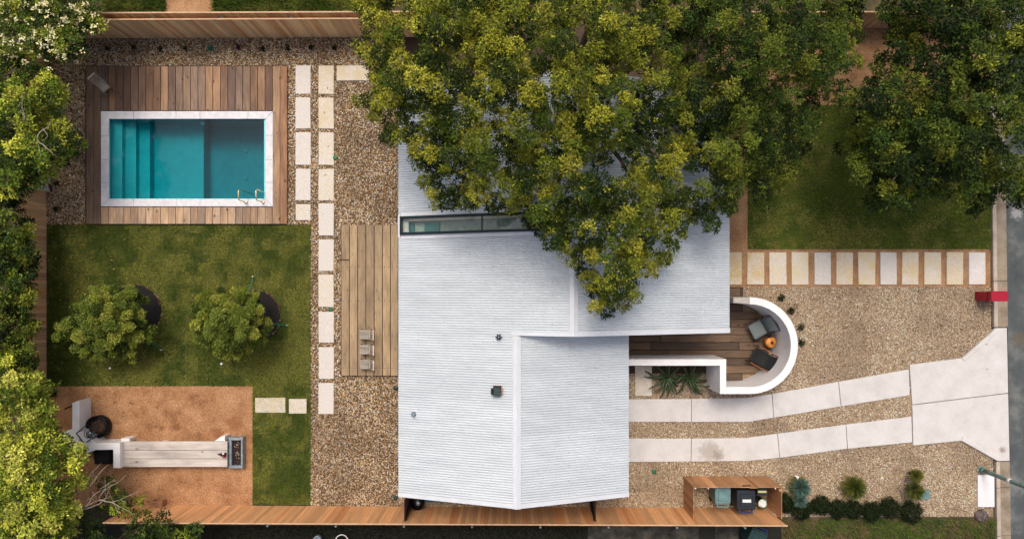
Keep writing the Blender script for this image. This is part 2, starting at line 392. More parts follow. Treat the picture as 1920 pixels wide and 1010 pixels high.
# street side: kerb, gutter, road (the line leans slightly)
def sx(x, py): return x + (py - 380) * 9.0 / 620.0
def band(xa, xb, ya, yb): return [W(sx(xa,ya),ya), W(sx(xb,ya),ya), W(sx(xb,yb),yb), W(sx(xa,yb),yb)]
tag(MB().sheet(band(1886,2600,-700,1700), 0.004).build('road', M['road'], center=False), kind='structure')
kerb = empty('kerb', W(1860,500), 'pale concrete kerb along the street', None, None, 'structure')
gut = empty('gutter', W(1875,500), 'concrete gutter strip between kerb and asphalt', None, None, 'structure')
cuts = [-500,-260,-40,160,330,527,613]
for a, b in zip(cuts[:-1], cuts[1:]):
    MB().prism(band(1857,1864.3,a+0.4,b-0.4), 0, 0.12, 0.015).build('kerb_stone', M['kerb'], kerb)
    MB().prism(band(1864.6,1885.6,a+0.4,b-0.4), 0, 0.03, 0.006).build('gutter_slab', M['gutter'], gut)
cuts = [864,913,1003,1200]
for a, b in zip(cuts[:-1], cuts[1:]):
    MB().prism(band(1857,1864.3,a+0.4,b-0.4), 0, 0.12, 0.015).build('kerb_stone', M['kerb'], kerb)
    MB().prism(band(1864.6,1885.6,a+0.4,b-0.4), 0, 0.03, 0.006).build('gutter_slab', M['gutter'], gut)

# driveway: two ribbons of slabs and an apron
drive = empty('driveway', W(1500,800), 'two pale concrete ribbons widening to a street apron', None, None, 'structure')
up_t = [(1150,748),(1296,747),(1400,745),(1446.5,738),(1571,715),(1703,692)]
up_b = [(1150,790),(1296,790),(1402,790),(1450,782),(1576,761),(1705,740)]
lo_t = [(1150,821),(1296,821),(1400,820),(1457,812),(1585,795),(1708,780)]
lo_b = [(1150,865),(1295,864),(1400,863),(1461,857),(1588,840),(1709.5,828)]
for T, B in ((up_t, up_b), (lo_t, lo_b)):
    for ia, ib in ((0,1),(1,3),(3,4),(4,5)):
        t = [Vector(p) for p in T[ia:ib+1]]; b = [Vector(p) for p in B[ia:ib+1]]
        t[0] = t[0] + Vector((0.5,0)); b[0] = b[0] + Vector((0.5,0)); t[-1] = t[-1] - Vector((0.5,0)); b[-1] = b[-1] - Vector((0.5,0))
        MB().prism([W(p[0],p[1]) for p in t + b[::-1]], 0, 0.055, 0.008).build('slab', M['slab'], drive)
for poly in ([(1704,683),(1801,671),(1831,645),(1855,624),(1863.5,614.5),(1886,614.5),(1888.3,735.6),(1709,757.4)],
             [(1709,759),(1888.4,737),(1891,862.5),(1868,863),(1800,825),(1711,834)]):
    MB().prism([W(*p) for p in poly], 0, 0.06, 0.008).build('slab', M['slab'], drive)
for poly in ([(1801,671),(1831,645),(1855,624),(1864,614.6),(1867,622),(1839,650),(1806,676)], [(1800,825),(1868,863),(1871,855),(1838,836),(1803,818)]):
    MB().prism([W(*p) for p in poly], 0.0605, 0.10, 0.02).build('kerb_flare', M['slab'], drive)

# stepping stones
path = empty('garden_path', W(598,450), 'pale limestone stepping stones set in pebbles', None, None, 'structure')
white = (206,201,192); cream = (204,190,158); cream2 = (206,197,176)
A = [(124,177,white),(184,242,white),(249,310,white),(317,376,white),(383,413,cream2)]
B = [(124,177,cream),(184,242,cream),(249,310,cream2),(317,376,cream2),(382,442,white),(448.5,508,white),(515,575.5,cream2),(584,642,white),(650,710,white),(717.5,775.5,white)]
def paver(x0, y0, x1, y1, c, parent, z=0.06):
    j = lambda: RND.uniform(-0.5, 0.5)
    poly = [W(x0+j(),y0+j()), W(x1+j(),y0+j()), W(x1+j(),y1+j()), W(x0+j(),y1+j())]
    return MB().prism(poly, 0, z + RND.uniform(-0.006,0.006), 0.01).build('paver', M['paver'], parent, color=c)
for y0, y1, c in A: paver(555, y0, 583, y1, c, path)
for y0, y1, c in B: paver(598, y0, 626.5, y1, c, path)
paver(632,124,692,152,cream,path); paver(479,745,536,773,cream,path); paver(542,747,576,774,cream2,path)
fpath = empty('front_path', W(1600,503), 'row of pale limestone pavers in reddish granite from house to kerb', None, None, 'structure')
FP = [(1352,1390),(1400,1432),(1441.5,1473.5),(1483,1515),(1526,1557),(1566.5,1598),(1608,1640),(1649,1680),(1690,1721),(1731,1763),(1773.5,1804.5),(1815,1846)]
FC = [(194,172,124),(198,176,128),(210,198,172),(207,193,158),white,(206,186,142),(208,188,144),white,(208,188,146),(208,194,160),(210,192,150),(216,212,206)]
for (a, b), c in zip(FP, FC): paver(a, 473, b, 533.5, c, fpath)

# ------------------------------------------------------------------ decks
pal = [(160,132,106),(182,152,122),(144,116,94),(122,98,84),(190,162,134),(154,134,114),(136,112,98),(170,136,104),(150,132,118),(186,150,116),(118,100,90),(200,168,134)]
deck = empty('pool_deck', W(350,272), 'brown reclaimed plank deck around the turquoise pool', 'deck')
DZ = 0.14; kz = H/(H-DZ)
def plank(parent, x0, y0, x1, y1, z0, z1, mat, c, gap=0.35):
    """plank whose top face covers the given pixels"""
    a = W(x0+gap, y1-gap, z1); b = W(x1-gap, y0+gap, z1); dz = RND.uniform(-0.004, 0.003)
    return MB().prism([(a.x,a.y),(b.x,a.y),(b.x,b.y),(a.x,b.y)], z0, z1+dz, 0.006).build('plank', mat, parent, color=c)
def redder(c): return (c[0], c[1]*.95, c[2]*.9)
def tone(c, k): return tuple(max(0,min(255,v*k)) for v in c)
edges = [161.5, 175.5, 189] + [189 + 322/23*i for i in range(1, 24)] + [525, 538.5]
for i in range(len(edges)-1):
    c = redder(RND.choice(pal)); x0, x1 = edges[i], edges[i+1]
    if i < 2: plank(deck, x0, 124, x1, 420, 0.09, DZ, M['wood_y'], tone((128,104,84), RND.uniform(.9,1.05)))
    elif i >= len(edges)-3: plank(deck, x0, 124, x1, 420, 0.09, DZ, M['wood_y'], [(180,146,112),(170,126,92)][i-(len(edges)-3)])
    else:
        k = 0.78 + 0.22*min(1, (i-2)/4)  # upper planks toned darker toward the left, painting in the tree shade
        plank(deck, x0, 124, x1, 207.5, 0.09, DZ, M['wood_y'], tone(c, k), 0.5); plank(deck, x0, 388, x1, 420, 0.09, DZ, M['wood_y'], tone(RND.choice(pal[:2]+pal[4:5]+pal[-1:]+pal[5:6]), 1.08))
for (x0,y0,x1,y1) in ((162.5,125,538,207),(162.5,389,538,419.5),(162.5,207.4,188,388.6),(512,207.4,538,388.6)):
    MB().prism(rect(x0,y0,x1,y1), 0.006, 0.088).build('joist_frame', M['gate_wood'], deck)

hdeck = empty('house_deck', W(692,562), 'tan cedar plank deck along the back of the white house', 'deck')
ed = [639.5,655,670.5,686,701.5,717,732,746.5]
for i in range(7):
    plank(hdeck, ed[i], 421 if i else 487.5, ed[i+1], 704.5, 0.10, 0.16, M['wood_deck'], tone((182,157,122), RND.uniform(.9,1.08)), 0.65)
plank(hdeck, 639.5, 421, 655, 487, 0.10, 0.16, M['wood_deck'], (174,150,116), 0.65)
MB().prism(rect(640.5,422,747,703.5), 0.006, 0.098).build('joist_frame', M['gate_wood'], hdeck)
mb = MB()
for yy in (437,500.5,564,629,689.5):
    for i in range(7):
        for fx in (0.24, 0.78):
            p = W(ed[i]+(ed[i+1]-ed[i])*fx, yy+RND.uniform(-.6,.6), 0.16)
            mb.lathe([(0.016,0.0),(0.014,0.004)], (p.x,p.y,0.1605), 6)
tag(mb.build('screw_heads', M['black_metal'], hdeck), kind='stuff')

porch = empty('porch_deck', W(1320,640), 'dark brown plank porch deck inside the curved white wall', 'deck')
ys = [540,554.5,569,583.5,598,612.5,627,641.5,656,670.5,685,699.5,714,727]
ctr = W(1405.5,647.5,1.75); RO = 90.5*(H-1.75)/H/S; RI = RO - 13*(H-1.75)/H/S
cpx = (CX + ctr.x*S, CY - ctr.y*S)                      # wall centre on the ground, in ground pixels
for i in range(len(ys)-1):
    y0, y1 = ys[i], ys[i+1]; yc = (y0+y1)/2; dy = min(max(abs(y0-cpx[1]), abs(y1-cpx[1])), (RI-0.02)*S)
    xr = cpx[0] + math.sqrt(max(0, ((RI+0.03)*S)**2 - dy**2)) - 1.0
    if i < 2: xr = 1388 if i == 0 else 1391
    x0 = 1130 if yc < 668 else 1336
    if yc > 712: xr = min(xr, 1412)
    x = x0; first = True
    while x < xr - 3:
        nx = min(xr, x + (RND.uniform(70,150) if first else RND.uniform(120,200)))
        if xr - nx < 25: nx = xr
        plank(porch, x, y0, nx, y1, 0.09, 0.15, M['wood_x'], tone((122,98,76), RND.uniform(.74,1.12)), 0.4)
        x = nx; first = False

# ------------------------------------------------------------------ swimming pool
pool = empty('swimming_pool', W(350,298,-1.8), 'rectangular turquoise plunge pool with pale coping and underwater steps', 'pool')
def wz(px, py, z=0.0): return W(px, py, 0).xy         # plan position from ground pixels
WL = 0.06
a = W(PX0,PY1); b = W(PX1,PY0)
dep = [-0.20,-0.42,-0.64,-0.95,-1.5]; xs = [W(PX0,0).x] + [W(x,0,z_).x for x, z_ in zip((229,255,281,382),dep)] + [W(PX1,0).x]
bas = MB()
for i in range(5): bas.box((xs[i], a.y, -1.85), (xs[i+1]-0.0005, b.y, dep[i]))
bas.build('basin_floor', M['plaster'], pool)
wl_ = MB(); t_ = 0.12
wl_.box((a.x-t_, a.y-t_, -1.85), (a.x, b.y+t_, 0.10)); wl_.box((b.x, a.y-t_, -1.85), (b.x+t_, b.y+t_, 0.10))
wl_.box((a.x, a.y-t_, -1.85), (b.x, a.y, 0.10)); wl_.box((a.x, b.y, -1.85), (b.x, b.y+t_, 0.10))
wl_.build('basin_wall', M['plaster'], pool)
MB().box((a.x+.003, a.y+.003, -1.80), (b.x-.003, b.y-.003, WL)).build('water', M['water'], pool)
CZ = 0.17
def cop(poly): MB().prism([W(x,y,CZ) for x, y in poly], 0.11, CZ, 0.008).build('coping_stone', M['coping'], pool)
o0, o1, o2, o3 = 189, 208.5, 511.5, 387; i0, i1, i2, i3 = 204, 223, 497.5, 373
tx = [189, 250, 330, 375, 465, 511.5]
for k in range(5):
    xa, xb = tx[k]+.2, tx[k+1]-.2
    cop([(xa,o1),(xb,o1),(min(xb,i2) if k==4 else xb,i1),(max(xa,i0) if k==0 else xa,i1)])
    cop([(xa,o3),(xb,o3),(min(xb,i2) if k==4 else xb,i3),(max(xa,i0) if k==0 else xa,i3)])
for ya, yb in ((o1,254),(254,300),(300,342),(342,o3)):
    cop([(o0,ya+.2),(i0-.2,(i1 if ya==o1 else ya)+.2),(i0-.2,(i3 if yb==o3 else yb)-.2),(o0,yb-.2)])
    cop([(o2,ya+.2),(i2+.2,(i1 if ya==o1 else ya)+.2),(i2+.2,(i3 if yb==o3 else yb)-.2),(o2,yb-.2)])
for p in ((461.5,283),(460.5,334)):
    q = W(*p,-1.5); MB().lathe([(0.10,0),(0.10,0.015),(0.03,0.04)], (q.x,q.y,-1.498), 16).build('drain_cover', M['white_plastic'], pool, True)
q = W(371,226); MB().lathe([(0.09,0),(0.09,0.03),(0.05,0.05)], (q.x,b.y-0.06,-0.42), 16).build('pool_lamp', M['white_plastic'], pool, True)
for i, bx in enumerate((461.5, 493.5)):
    p = W(bx, 379.5, CZ); zt = 0.92; pts = [(p.x,p.y,CZ),(p.x,p.y,0.72)]
    for k in range(7):
        t = math.pi/2*k/6; pts.append((p.x, p.y+0.12-0.12*math.cos(t), 0.78+0.12*math.sin(t)))
    for k in range(7):
        t = math.pi/2*k/6; pts.append((p.x, p.y+0.30+0.1*math.sin(t), 0.80+0.1*math.cos(t)))
    pts += [(p.x,p.y+0.40,0.3),(p.x,p.y+0.42,-0.7)]
    r = MB().tube(pts, 0.02, 8).build('handrail', M['gold'], pool, True)
    MB().lathe([(0.06,0),(0.06,0.02),(0.03,0.03)], (p.x,p.y,CZ+.001), 12).build('base_plate', M['gold'], r, True)

# ------------------------------------------------------------------ house
house = empty('house', (0.3,0,0), 'white gabled house with corrugated metal roofs and a strip skylight', 'house')
YS, YM, YN = -7.10, -1.355, 7.0
EZ, RZ1, RZ2 = 3.0, 4.30, 4.871
XL, XR1, XR2 = -3.907, 4.018, 7.533; RX1, RX2 = 0.16, 1.964
SL = (RZ1-EZ)/(RX1-XL)
def zL(x): return EZ + SL*(x-XL)
def zR1(x): return EZ + (RZ1-EZ)*(XR1-x)/(XR1-RX1)
EZ2 = 2.9
def zR2(x): return EZ2 + (RZ2-EZ2)*(XR2-x)/(XR2-RX2)
PITCH, AMP = 0.085, 0.030
def corr(x0, x1, y0, y1, zf, name='roof_sheet'):
    """corrugated sheets of nine waves each, laid side by side, ribs running down the slope (x)"""
    wdt = PITCH*13; y = y0; i = 0
    while y < y1 - 0.02:
        ye = min(y1, y + wdt); n = max(4, int(round((ye - y + 0.03)/PITCH*8))); dz = 0.003*(i % 2)
        j0 = math.floor(y/PITCH*8); j1 = math.ceil(min(ye + 0.03, y1)/PITCH*8); t = np.arange(j0, j1+1)*PITCH/8; n = len(t)-1
        dips = AMP*(np.abs(np.sin(t*math.pi/PITCH))**0.6 - 0.8)
        vs = [(x0, yy, zf(x0)+d+dz) for yy, d in zip(t, dips)] + [(x1, yy, zf(x1)+d+dz) for yy, d in zip(t, dips)]
        fs = [(j, n+1+j, n+2+j, j+1) for j in range(n)]
        if x1 < x0: fs = [f[::-1] for f in fs]
        MB().add(vs, fs).build(name, M['roof'], house, True); y = ye; i += 1
# left slope with the skylight opening
SKY0 = W(752,437,3.2); SKY1 = W(752,408,3.2)
SY0, SY1 = SKY0.y, SKY1.y; SX0 = XL + 0.10; SX1 = 1.72
corr(XL-0.02, RX1-0.10, YS+0.12, SY0-0.12, zL)
corr(RX1-0.10, RX2-0.10, YM-0.06, SY0-0.12, zL)
corr(XL-0.02, RX2-0.10, SY1+0.10, YN-0.1, zL)
corr(XR2+0.02, RX2+0.10, YM-0.06, YN-0.1, zR2)
corr(XR1+0.02, RX1+0.10, YS+0.12, YM-0.05, zR1)
# ridge caps, flashings and fascias
def strip(pts_a, pts_b, name, th=0.012, mat='flash'):
    """thin flat strip between two polylines"""
    n = len(pts_a); vs = [tuple(p) for p in pts_a] + [tuple(p) for p in pts_b]
    vs += [(p[0],p[1],p[2]-th) for p in pts_a] + [(p[0],p[1],p[2]-th) for p in pts_b]
    fs = []
    for i in range(n-1):
        fs += [(i,n+i,n+i+1,i+1),(2*n+i,2*n+i+1,3*n+i+1,3*n+i),(i,i+1,2*n+i+1,2*n+i),(n+i,3*n+i,3*n+i+1,n+i+1)]
    fs += [(0,2*n,3*n,n),(n-1,2*n-1,4*n-1,3*n-1)]
    return MB().add(vs, fs).build(name, M[mat], house)
c = 0.028; w = 0.135
strip([(RX1-w,YS-.01,zL(RX1-w)+c),(RX1-w,YM-.11,zL(RX1-w)+c)], [(RX1,YS-.01,RZ1+c+.01),(RX1,YM-.11,RZ1+c+.01)], 'ridge_cap')
strip([(RX1,YS-.01,RZ1+c+.01),(RX1,YM-.11,RZ1+c+.01)], [(RX1+w,YS-.01,zR1(RX1+w)+c),(RX1+w,YM-.11,zR1(RX1+w)+c)], 'ridge_cap')
strip([(RX2-w,YM+.004,zL(RX2-w)+c),(RX2-w,YN,zL(RX2-w)+c)], [(RX2,YM+.004,RZ2+c+.01),(RX2,YN,RZ2+c+.01)], 'ridge_cap')
strip([(RX2,YM+.004,RZ2+c+.01),(RX2,YN,RZ2+c+.01)], [(RX2+w,YM+.004,zR2(RX2+w)+c),(RX2+w,YN,zR2(RX2+w)+c)], 'ridge_cap')
fw = 0.15
strip([(XL-.03,YS,zL(XL-.03)+.024),(RX1-w-.002,YS,zL(RX1-w)+.024)], [(XL-.03,YS+fw,zL(XL-.03)+.024),(RX1-w-.002,YS+fw,zL(RX1-w)+.024)], 'rake_flashing')
strip([(RX1+w+.002,YS,zR1(RX1+w)+.024),(XR1+.03,YS,zR1(XR1+.03)+.024)], [(RX1+w+.002,YS+fw,zR1(RX1+w)+.024),(XR1+.03,YS+fw,zR1(XR1+.03)+.024)], 'rake_flashing')
strip([(RX1-w-.05,YM-.10,zL(RX1-w-.05)+.03),(RX2-w-.002,YM-.10,zL(RX2-w)+.03)], [(RX1-w-.05,YM+.02,zL(RX1-w-.05)+.03),(RX2-w-.002,YM+.02,zL(RX2-w)+.03)], 'rake_flashing')
strip([(RX2-w,YM-.10,zL(RX2-w)+.031),(RX2,YM-.10,RZ2+.038),(RX2+w,YM-.10,zR2(RX2+w)+.031)], [(RX2-w,YM+.002,zL(RX2-w)+.031),(RX2,YM+.002,RZ2+.038),(RX2+w,YM+.002,zR2(RX2+w)+.031)], 'rake_flashing')
strip([(RX2+w+.002,YM-.10,zR2(RX2+w)+.03),(XR2+.03,YM-.10,zR2(XR2+.03)+.03)], [(RX2+w+.002,YM+.06,zR2(RX2+w)+.03),(XR2+.03,YM+.06,zR2(XR2+.03)+.03)], 'rake_flashing')
strip([(XL-.03,YN-.12,zL(XL-.03)+.024),(RX2-w-.002,YN-.12,zL(RX2-w)+.024)], [(XL-.03,YN+.02,zL(XL-.03)+.024),(RX2-w-.002,YN+.02,zL(RX2-w)+.024)], 'rake_flashing')
strip([(RX2+w+.002,YN-.12,zR2(RX2+w)+.024),(XR2+.03,YN-.12,zR2(XR2+.03)+.024)], [(RX2+w+.002,YN+.02,zR2(RX2+w)+.024),(XR2+.03,YN+.02,zR2(XR2+.03)+.024)], 'rake_flashing')
# vertical gable faces below the rakes
def gable(y0, y1, pts, name='gable_wall', mat='flash'):
    n = len(pts); vs = [(x,y0,z) for x,z in pts] + [(x,y1,z) for x,z in pts]
    fs = [tuple(range(n)), tuple(range(2*n-1,n-1,-1))] + [(i,n+i,n+(i+1)%n,(i+1)%n) for i in range(n)]
    MB().add(vs, fs).build(name, M[mat], house)
gable(YS+.02, YS+.08, [(XL,EZ-.15),(XR1,EZ-.15),(XR1,EZ-.02),(RX1,RZ1-.02),(XL,EZ-.02)], 'fascia')
gable(YN-.08, YN-.02, [(XL,EZ-.15),(XR2,EZ2-.15),(XR2,EZ2-.02),(RX2,RZ2-.02),(XL,EZ-.02)], 'fascia')
gable(YM-.06, YM-.02, [(RX1-.05,RZ1-.06),(XR1-.3,EZ),(XR2,EZ2-.15),(XR2,EZ2-.02),(RX2,RZ2-.02)], 'gable_wall', 'stucco')
# walls (hollow box), set back from the eaves
def wall(x0, y0, x1, y1, z1): MB().box((x0,y0,0),(x1,y1,z1)).build('wall', M['stucco'], house)
wall(XL+.15, YS+.5, XL+.33, YN-.4, 2.98); wall(XL+.33, YS+.5, XR1-.5, YS+.68, 2.95); wall(XR1-.68, YS+.68, XR1-.5, YM-.08, 2.95)
wall(XR1-.5, YM, XR2-.4, YM+.18, 2.85); wall(XR2-.58, YM+.18, XR2-.4, YN-.4, 2.85); wall(XL+.33, YN-.58, XR2-.58, YN-.4, 2.85)
MB().box((XL+.34,YS+.69,0.01),(XR1-.7,YM,0.12)).build('floor_slab', M['floor_in'], house)
MB().box((XL+.34,YM+.002,0.01),(XR2-.6,YN-.6,0.12)).build('floor_slab', M['floor_in'], house)
# skylight
SKX = [SX0, (SX0+SX1)/2-0.02, SX1]
def slab_on_slope(x0, x1, y0, y1, dz0, dz1, name, mat, parent):
    vs = [(x,y,zL(x)+d) for d in (dz0,dz1) for x,y in ((x0,y0),(x1,y0),(x1,y1),(x0,y1))]
    return MB().add(vs, [(3,2,1,0),(4,5,6,7),(0,1,5,4),(1,2,6,5),(2,3,7,6),(3,0,4,7)]).build(name, M[mat], parent)
skyl = slab_on_slope(SX0-.05, SX1+.05, SY0-.05, SY0+.03, -.06, .14, 'skylight', 'dark_metal', house)
slab_on_slope(SX0-.05, SX1+.05, SY1-.03, SY1+.05, -.06, .14, 'frame', 'dark_metal', skyl)
slab_on_slope(SX0-.05, SX0+.03, SY0+.03, SY1-.03, -.06, .139, 'frame', 'dark_metal', skyl)
slab_on_slope(SX1-.03, SX1+.05, SY0+.03, SY1-.03, -.06, .139, 'frame', 'dark_metal', skyl)
mx_ = SX0 + (907-753)/(S*1.14)
slab_on_slope(mx_-.018, mx_+.018, SY0+.03, SY1-.03, .03, .138, 'mullion', 'dark_metal', skyl)
slab_on_slope(SX0+.03, mx_-.02, SY0+.03, SY1-.03, .08, .092, 'pane', 'glass', skyl)
slab_on_slope(mx_+.02, SX1-.03, SY0+.03, SY1-.03, .08, .092, 'pane', 'glass', skyl)
slab_on_slope(SX0-.02, SX1+.06, SY0-.19, SY0-.052, .02, .034, 'flashing', 'flash', skyl)
slab_on_slope(SX0-.02, SX1+.06, SY1+.052, SY1+.17, .02, .034, 'flashing', 'flash', skyl)
slab_on_slope(SX1+.05, RX2-.11, SY0-.14, SY1+.12, -.01, .03, 'flashing', 'flash', skyl)
slab_on_slope(XL-.03, SX0-.052, SY0-.14, SY1+.12, -.01, .03, 'flashing', 'flash', skyl)
# light well below the glass: cream reveals down to a raised floor
def well(x0, x1, y0, y1, z0): 
    vs = [(x0,y0,z0),(x1,y0,z0),(x1,y1,z0),(x0,y1,z0),(x0,y0,zL(x0)-.062),(x1,y0,zL(x1)-.062),(x1,y1,zL(x1)-.062),(x0,y1,zL(x0)-.062)]
    return MB().add(vs, [(3,2,1,0),(4,5,6,7),(0,1,5,4),(1,2,6,5),(2,3,7,6),(3,0,4,7)])
def ramp_box(x0, x1, y0, y1, d0, d1, name, mat): slab_on_slope(x0, x1, y0, y1, d0, d1, name, mat, house)
WD = -.42
ramp_box(SX0-.05, SX1+.05, SY0-.10, SY0+.02, WD, -.062, 'light_well', 'cream')
ramp_box(SX0-.05, SX1+.05, SY1-.02, SY1+.10, WD, -.062, 'light_well', 'cream')
ramp_box(SX0-.05, SX0+.05, SY0+.021, SY1-.021, WD, -.063, 'light_well', 'cream')
ramp_box(SX1-.05, SX1+.05, SY0+.021, SY1-.021, WD, -.063, 'light_well', 'cream')
ramp_box(SX0-.05, SX1+.05, SY0-.1, SY1+.1, WD-.08, WD-.001, 'raised_well_floor', 'floor_in')  # sloped floor made up close under the glass so the well looks brighter
ramp_box(SX0+.05, SX1-.05, SY1-.10, SY1-.021, -.20, -.16, 'light_well_ledge', 'cream')
p0 = SX0+.22
ramp_box(p0, p0+.2, SY0+.04, SY1-.16, WD+.001, WD+.10, 'cabinet', 'teal_in')
ramp_box(p0+.205, p0+.55, SY0+.04, SY1-.16, WD+.001, WD+.06, 'cabinet', 'floor_in')
ramp_box(p0+.555, p0+1.1, SY0+.04, SY1-.16, WD+.001, WD+.09, 'cabinet', 'teal_in')
ramp_box(.62, 1.3, SY0+.1, SY1-.14, WD+.001, WD+.12, 'cabinet', 'teal_in')
m = MB()
for (x_, zf_, ya_, yb_) in [(x_, zL, YS+.3, YM-.2) for x_ in (-3.2,-2.3,-1.4,-.6)] + [(x_, zL, YM-.2, SY0-.3) for x_ in (-3.2,-2.3,-1.4,-.6,.4,1.3)] + [(x_, zR1, YS+.3, YM-.2) for x_ in (1.0,1.9,2.8,3.6)] + [(x_, zR2, YM+.2, 3.5) for x_ in (2.9,3.9,4.9,5.9,6.9)]:
    y_ = ya_
    while y_ < yb_:
        q = (round(y_/PITCH)+.5)*PITCH; z_ = zf_(x_)+AMP*.2; m.add([(x_-.011,q-.011,z_+.012),(x_+.011,q-.011,z_+.012),(x_+.011,q+.011,z_+.012),(x_-.011,q+.011,z_+.012),(x_,q,z_+.018)], [(0,1,4),(1,2,4),(2,3,4),(3,0,4)]); y_ += .46
tag(m.build('roof_screws', M['steel'], house), kind='stuff')
# roof vents
p = W(935,632,4.25); zz = zL(p.x)
v1 = MB().lathe([(0.085,0),(0.085,0.05),(0.05,0.06),(0.05,0.16)], (p.x,p.y,zz), 14).build('vent_cap', M['steel'], house, True)
mb = MB()
for k in range(6):
    t = 2*math.pi*k/6; mb.bar((p.x+.03*math.cos(t),p.y+.03*math.sin(t),zz+.17),(p.x+.11*math.cos(t),p.y+.11*math.sin(t),zz+.10),.03,.012)
mb.build('cap_fins', M['black_metal'], v1)
p = W(932,733,4.2); zz = zL(p.x)
v2 = MB().prism([(p.x-.12,p.y-.15),(p.x+.12,p.y-.15),(p.x+.12,p.y+.14),(p.x-.12,p.y+.14)], zz-.05, zz+.24, .02).build('roof_vent_box', M['darkgreen_plastic'], house)
MB().box((p.x-.20,p.y-.10,zz+.02),(p.x-.122,p.y+.09,zz+.19)).build('hood', M['black_metal'], v2)
MB().box((p.x-.13,p.y+.142,zz+.10),(p.x+.15,p.y+.18,zz+.15)).build('hood', M['gate_wood'], v2)
for k in range(3): MB().tube([(p.x+.122,p.y-.09+.09*k,zz+.14),(p.x+.19,p.y-.09+.09*k,zz+.14)], .02, 8).build('pipe_stub', M['terracotta'], v2, True)
p = W(775,777,3.3); zz = zL(p.x)
v3 = MB().lathe([(0.09,-.02),(0.09,0.02),(0.045,0.05),(0.045,0.30),(0.03,0.30),(0.03,0.24)], (p.x,p.y,zz), 14).build('vent_pipe', M['steel'], house, True)

# ------------------------------------------------------------------ fences
def fence_colors(base):
    return tone(base, RND.uniform(.9,1.1)) if RND.random() > .12 else tone((base[0]*1.02,base[1]*.93,base[2]*.86), RND.uniform(.86,1.03))
def fence(name, label, p0, p1, z1, base, bw=0.142, inward=(0,1), posts=(), cap=True, double=None, mat='fence'):
    p0 = Vector(p0[:2]); p1 = Vector(p1[:2]); d = (p1-p0); Ln = d.length; d.normalize(); inw = Vector(inward)
    f = empty(name, ((p0.x+p1.x)/2,(p0.y+p1.y)/2,0), label, 'fence')
    n = int(Ln/bw); rows = [(0.0, z1)] + ([double] if double else [])
    for off, zt in rows:
        for i in range(n):
            q = p0 + d*(i*bw+0.003) - inw*off; r = p0 + d*((i+1)*bw-0.003) - inw*off; dz = RND.uniform(-.006,.006)
            o_ = inw*RND.uniform(-.004,.004); th = inw*0.02
            MB().prism([q+o_, r+o_, r+o_-th, q+o_-th], 0.02, zt+dz).build('board', M[mat], f, color=fence_colors(base))
        if cap:
            a_ = p0 - inw*(off-.006); b_ = p1 - inw*(off-.006); t2 = inw*0.05
            MB().prism([a_, b_, b_-t2, a_-t2], zt+.012, zt+.034).build('cap_rail', M['fence'], f, color=tone((214,176,138),1))
    back = inw*((double[0]/2) if double else 0.055)
    for zz in (0.4, 1.25):
        a_ = p0 - back; b_ = p1 - back; t2 = inw*.04
        MB().prism([a_+t2*.35, b_+t2*.35, b_-t2*.35, a_-t2*.35], zz, zz+.09).build('rail', M['fence'], f, color=tone(base,.8))
    for k in posts:
        q = p0 + d*k - (inw*(0.12) if not double else inw*double[0]/2)
        pr = 0.03
        po = MB().lathe([(pr,0),(pr,z1-.02 if not double else z1-.05)], (q.x,q.y,0), 10).build('post', M['steel'], f, True)
        MB().lathe([(pr+.012,0),(pr+.014,.02),(pr*.6,.05),(.004,.06)], (q.x,q.y,z1-.019 if not double else z1-.049), 10).build('post_cap', M['steel'], po, True)
    return f
tan = (196,152,112); orange = (208,148,98)
fence('fence', 'double-boarded tan cedar fence above the pool gravel', W(60,73), W(800,70), 1.74, (246,202,150), posts=[0.6+2.52*i for i in range(1,7)], inward=(0,-1), double=(0.19,1.86), mat='fence_pale')
fence('fence', 'long orange cedar fence running below the white house', W(250,946), W(1438,951), 1.92, (222,166,114), inward=(0,1), posts=[1.0+2.47*i for i in range(1,10)], mat='fence_pale')
fence('fence', 'orange cedar fence on the lawn side behind the leafy trees', W(88,76), W(88,944), 1.5, (240,190,138), inward=(1,0), mat='fence_pale')
fence('fence', 'pale tan cedar fence seen between the two dark street trees', W(1370,53), W(1850,53), 1.45, (226,186,142), inward=(0,-1))
for (x, lab, sgn) in ((772,'dark brown side gate under the left end of the roof',1),(1106,'dark brown side gate under the right end of the roof',-1)):
    a_ = W(x, 936); b_ = W(x, 946)
    gt = empty('side_gate', (a_.x,(a_.y+b_.y)/2,0), lab, 'gate')
    for i in range(6):
        y1 = -7.62 - i*.13; MB().box((a_.x-.02,y1-.126,0.05),(a_.x+.02,y1,1.75)).build('board', M['gate_wood'], gt)
    MB().bar((a_.x+.04*sgn,-7.64,0.2),(a_.x+.04*sgn,-8.36,1.7),.04,.05).build('brace', M['black_metal'], gt)

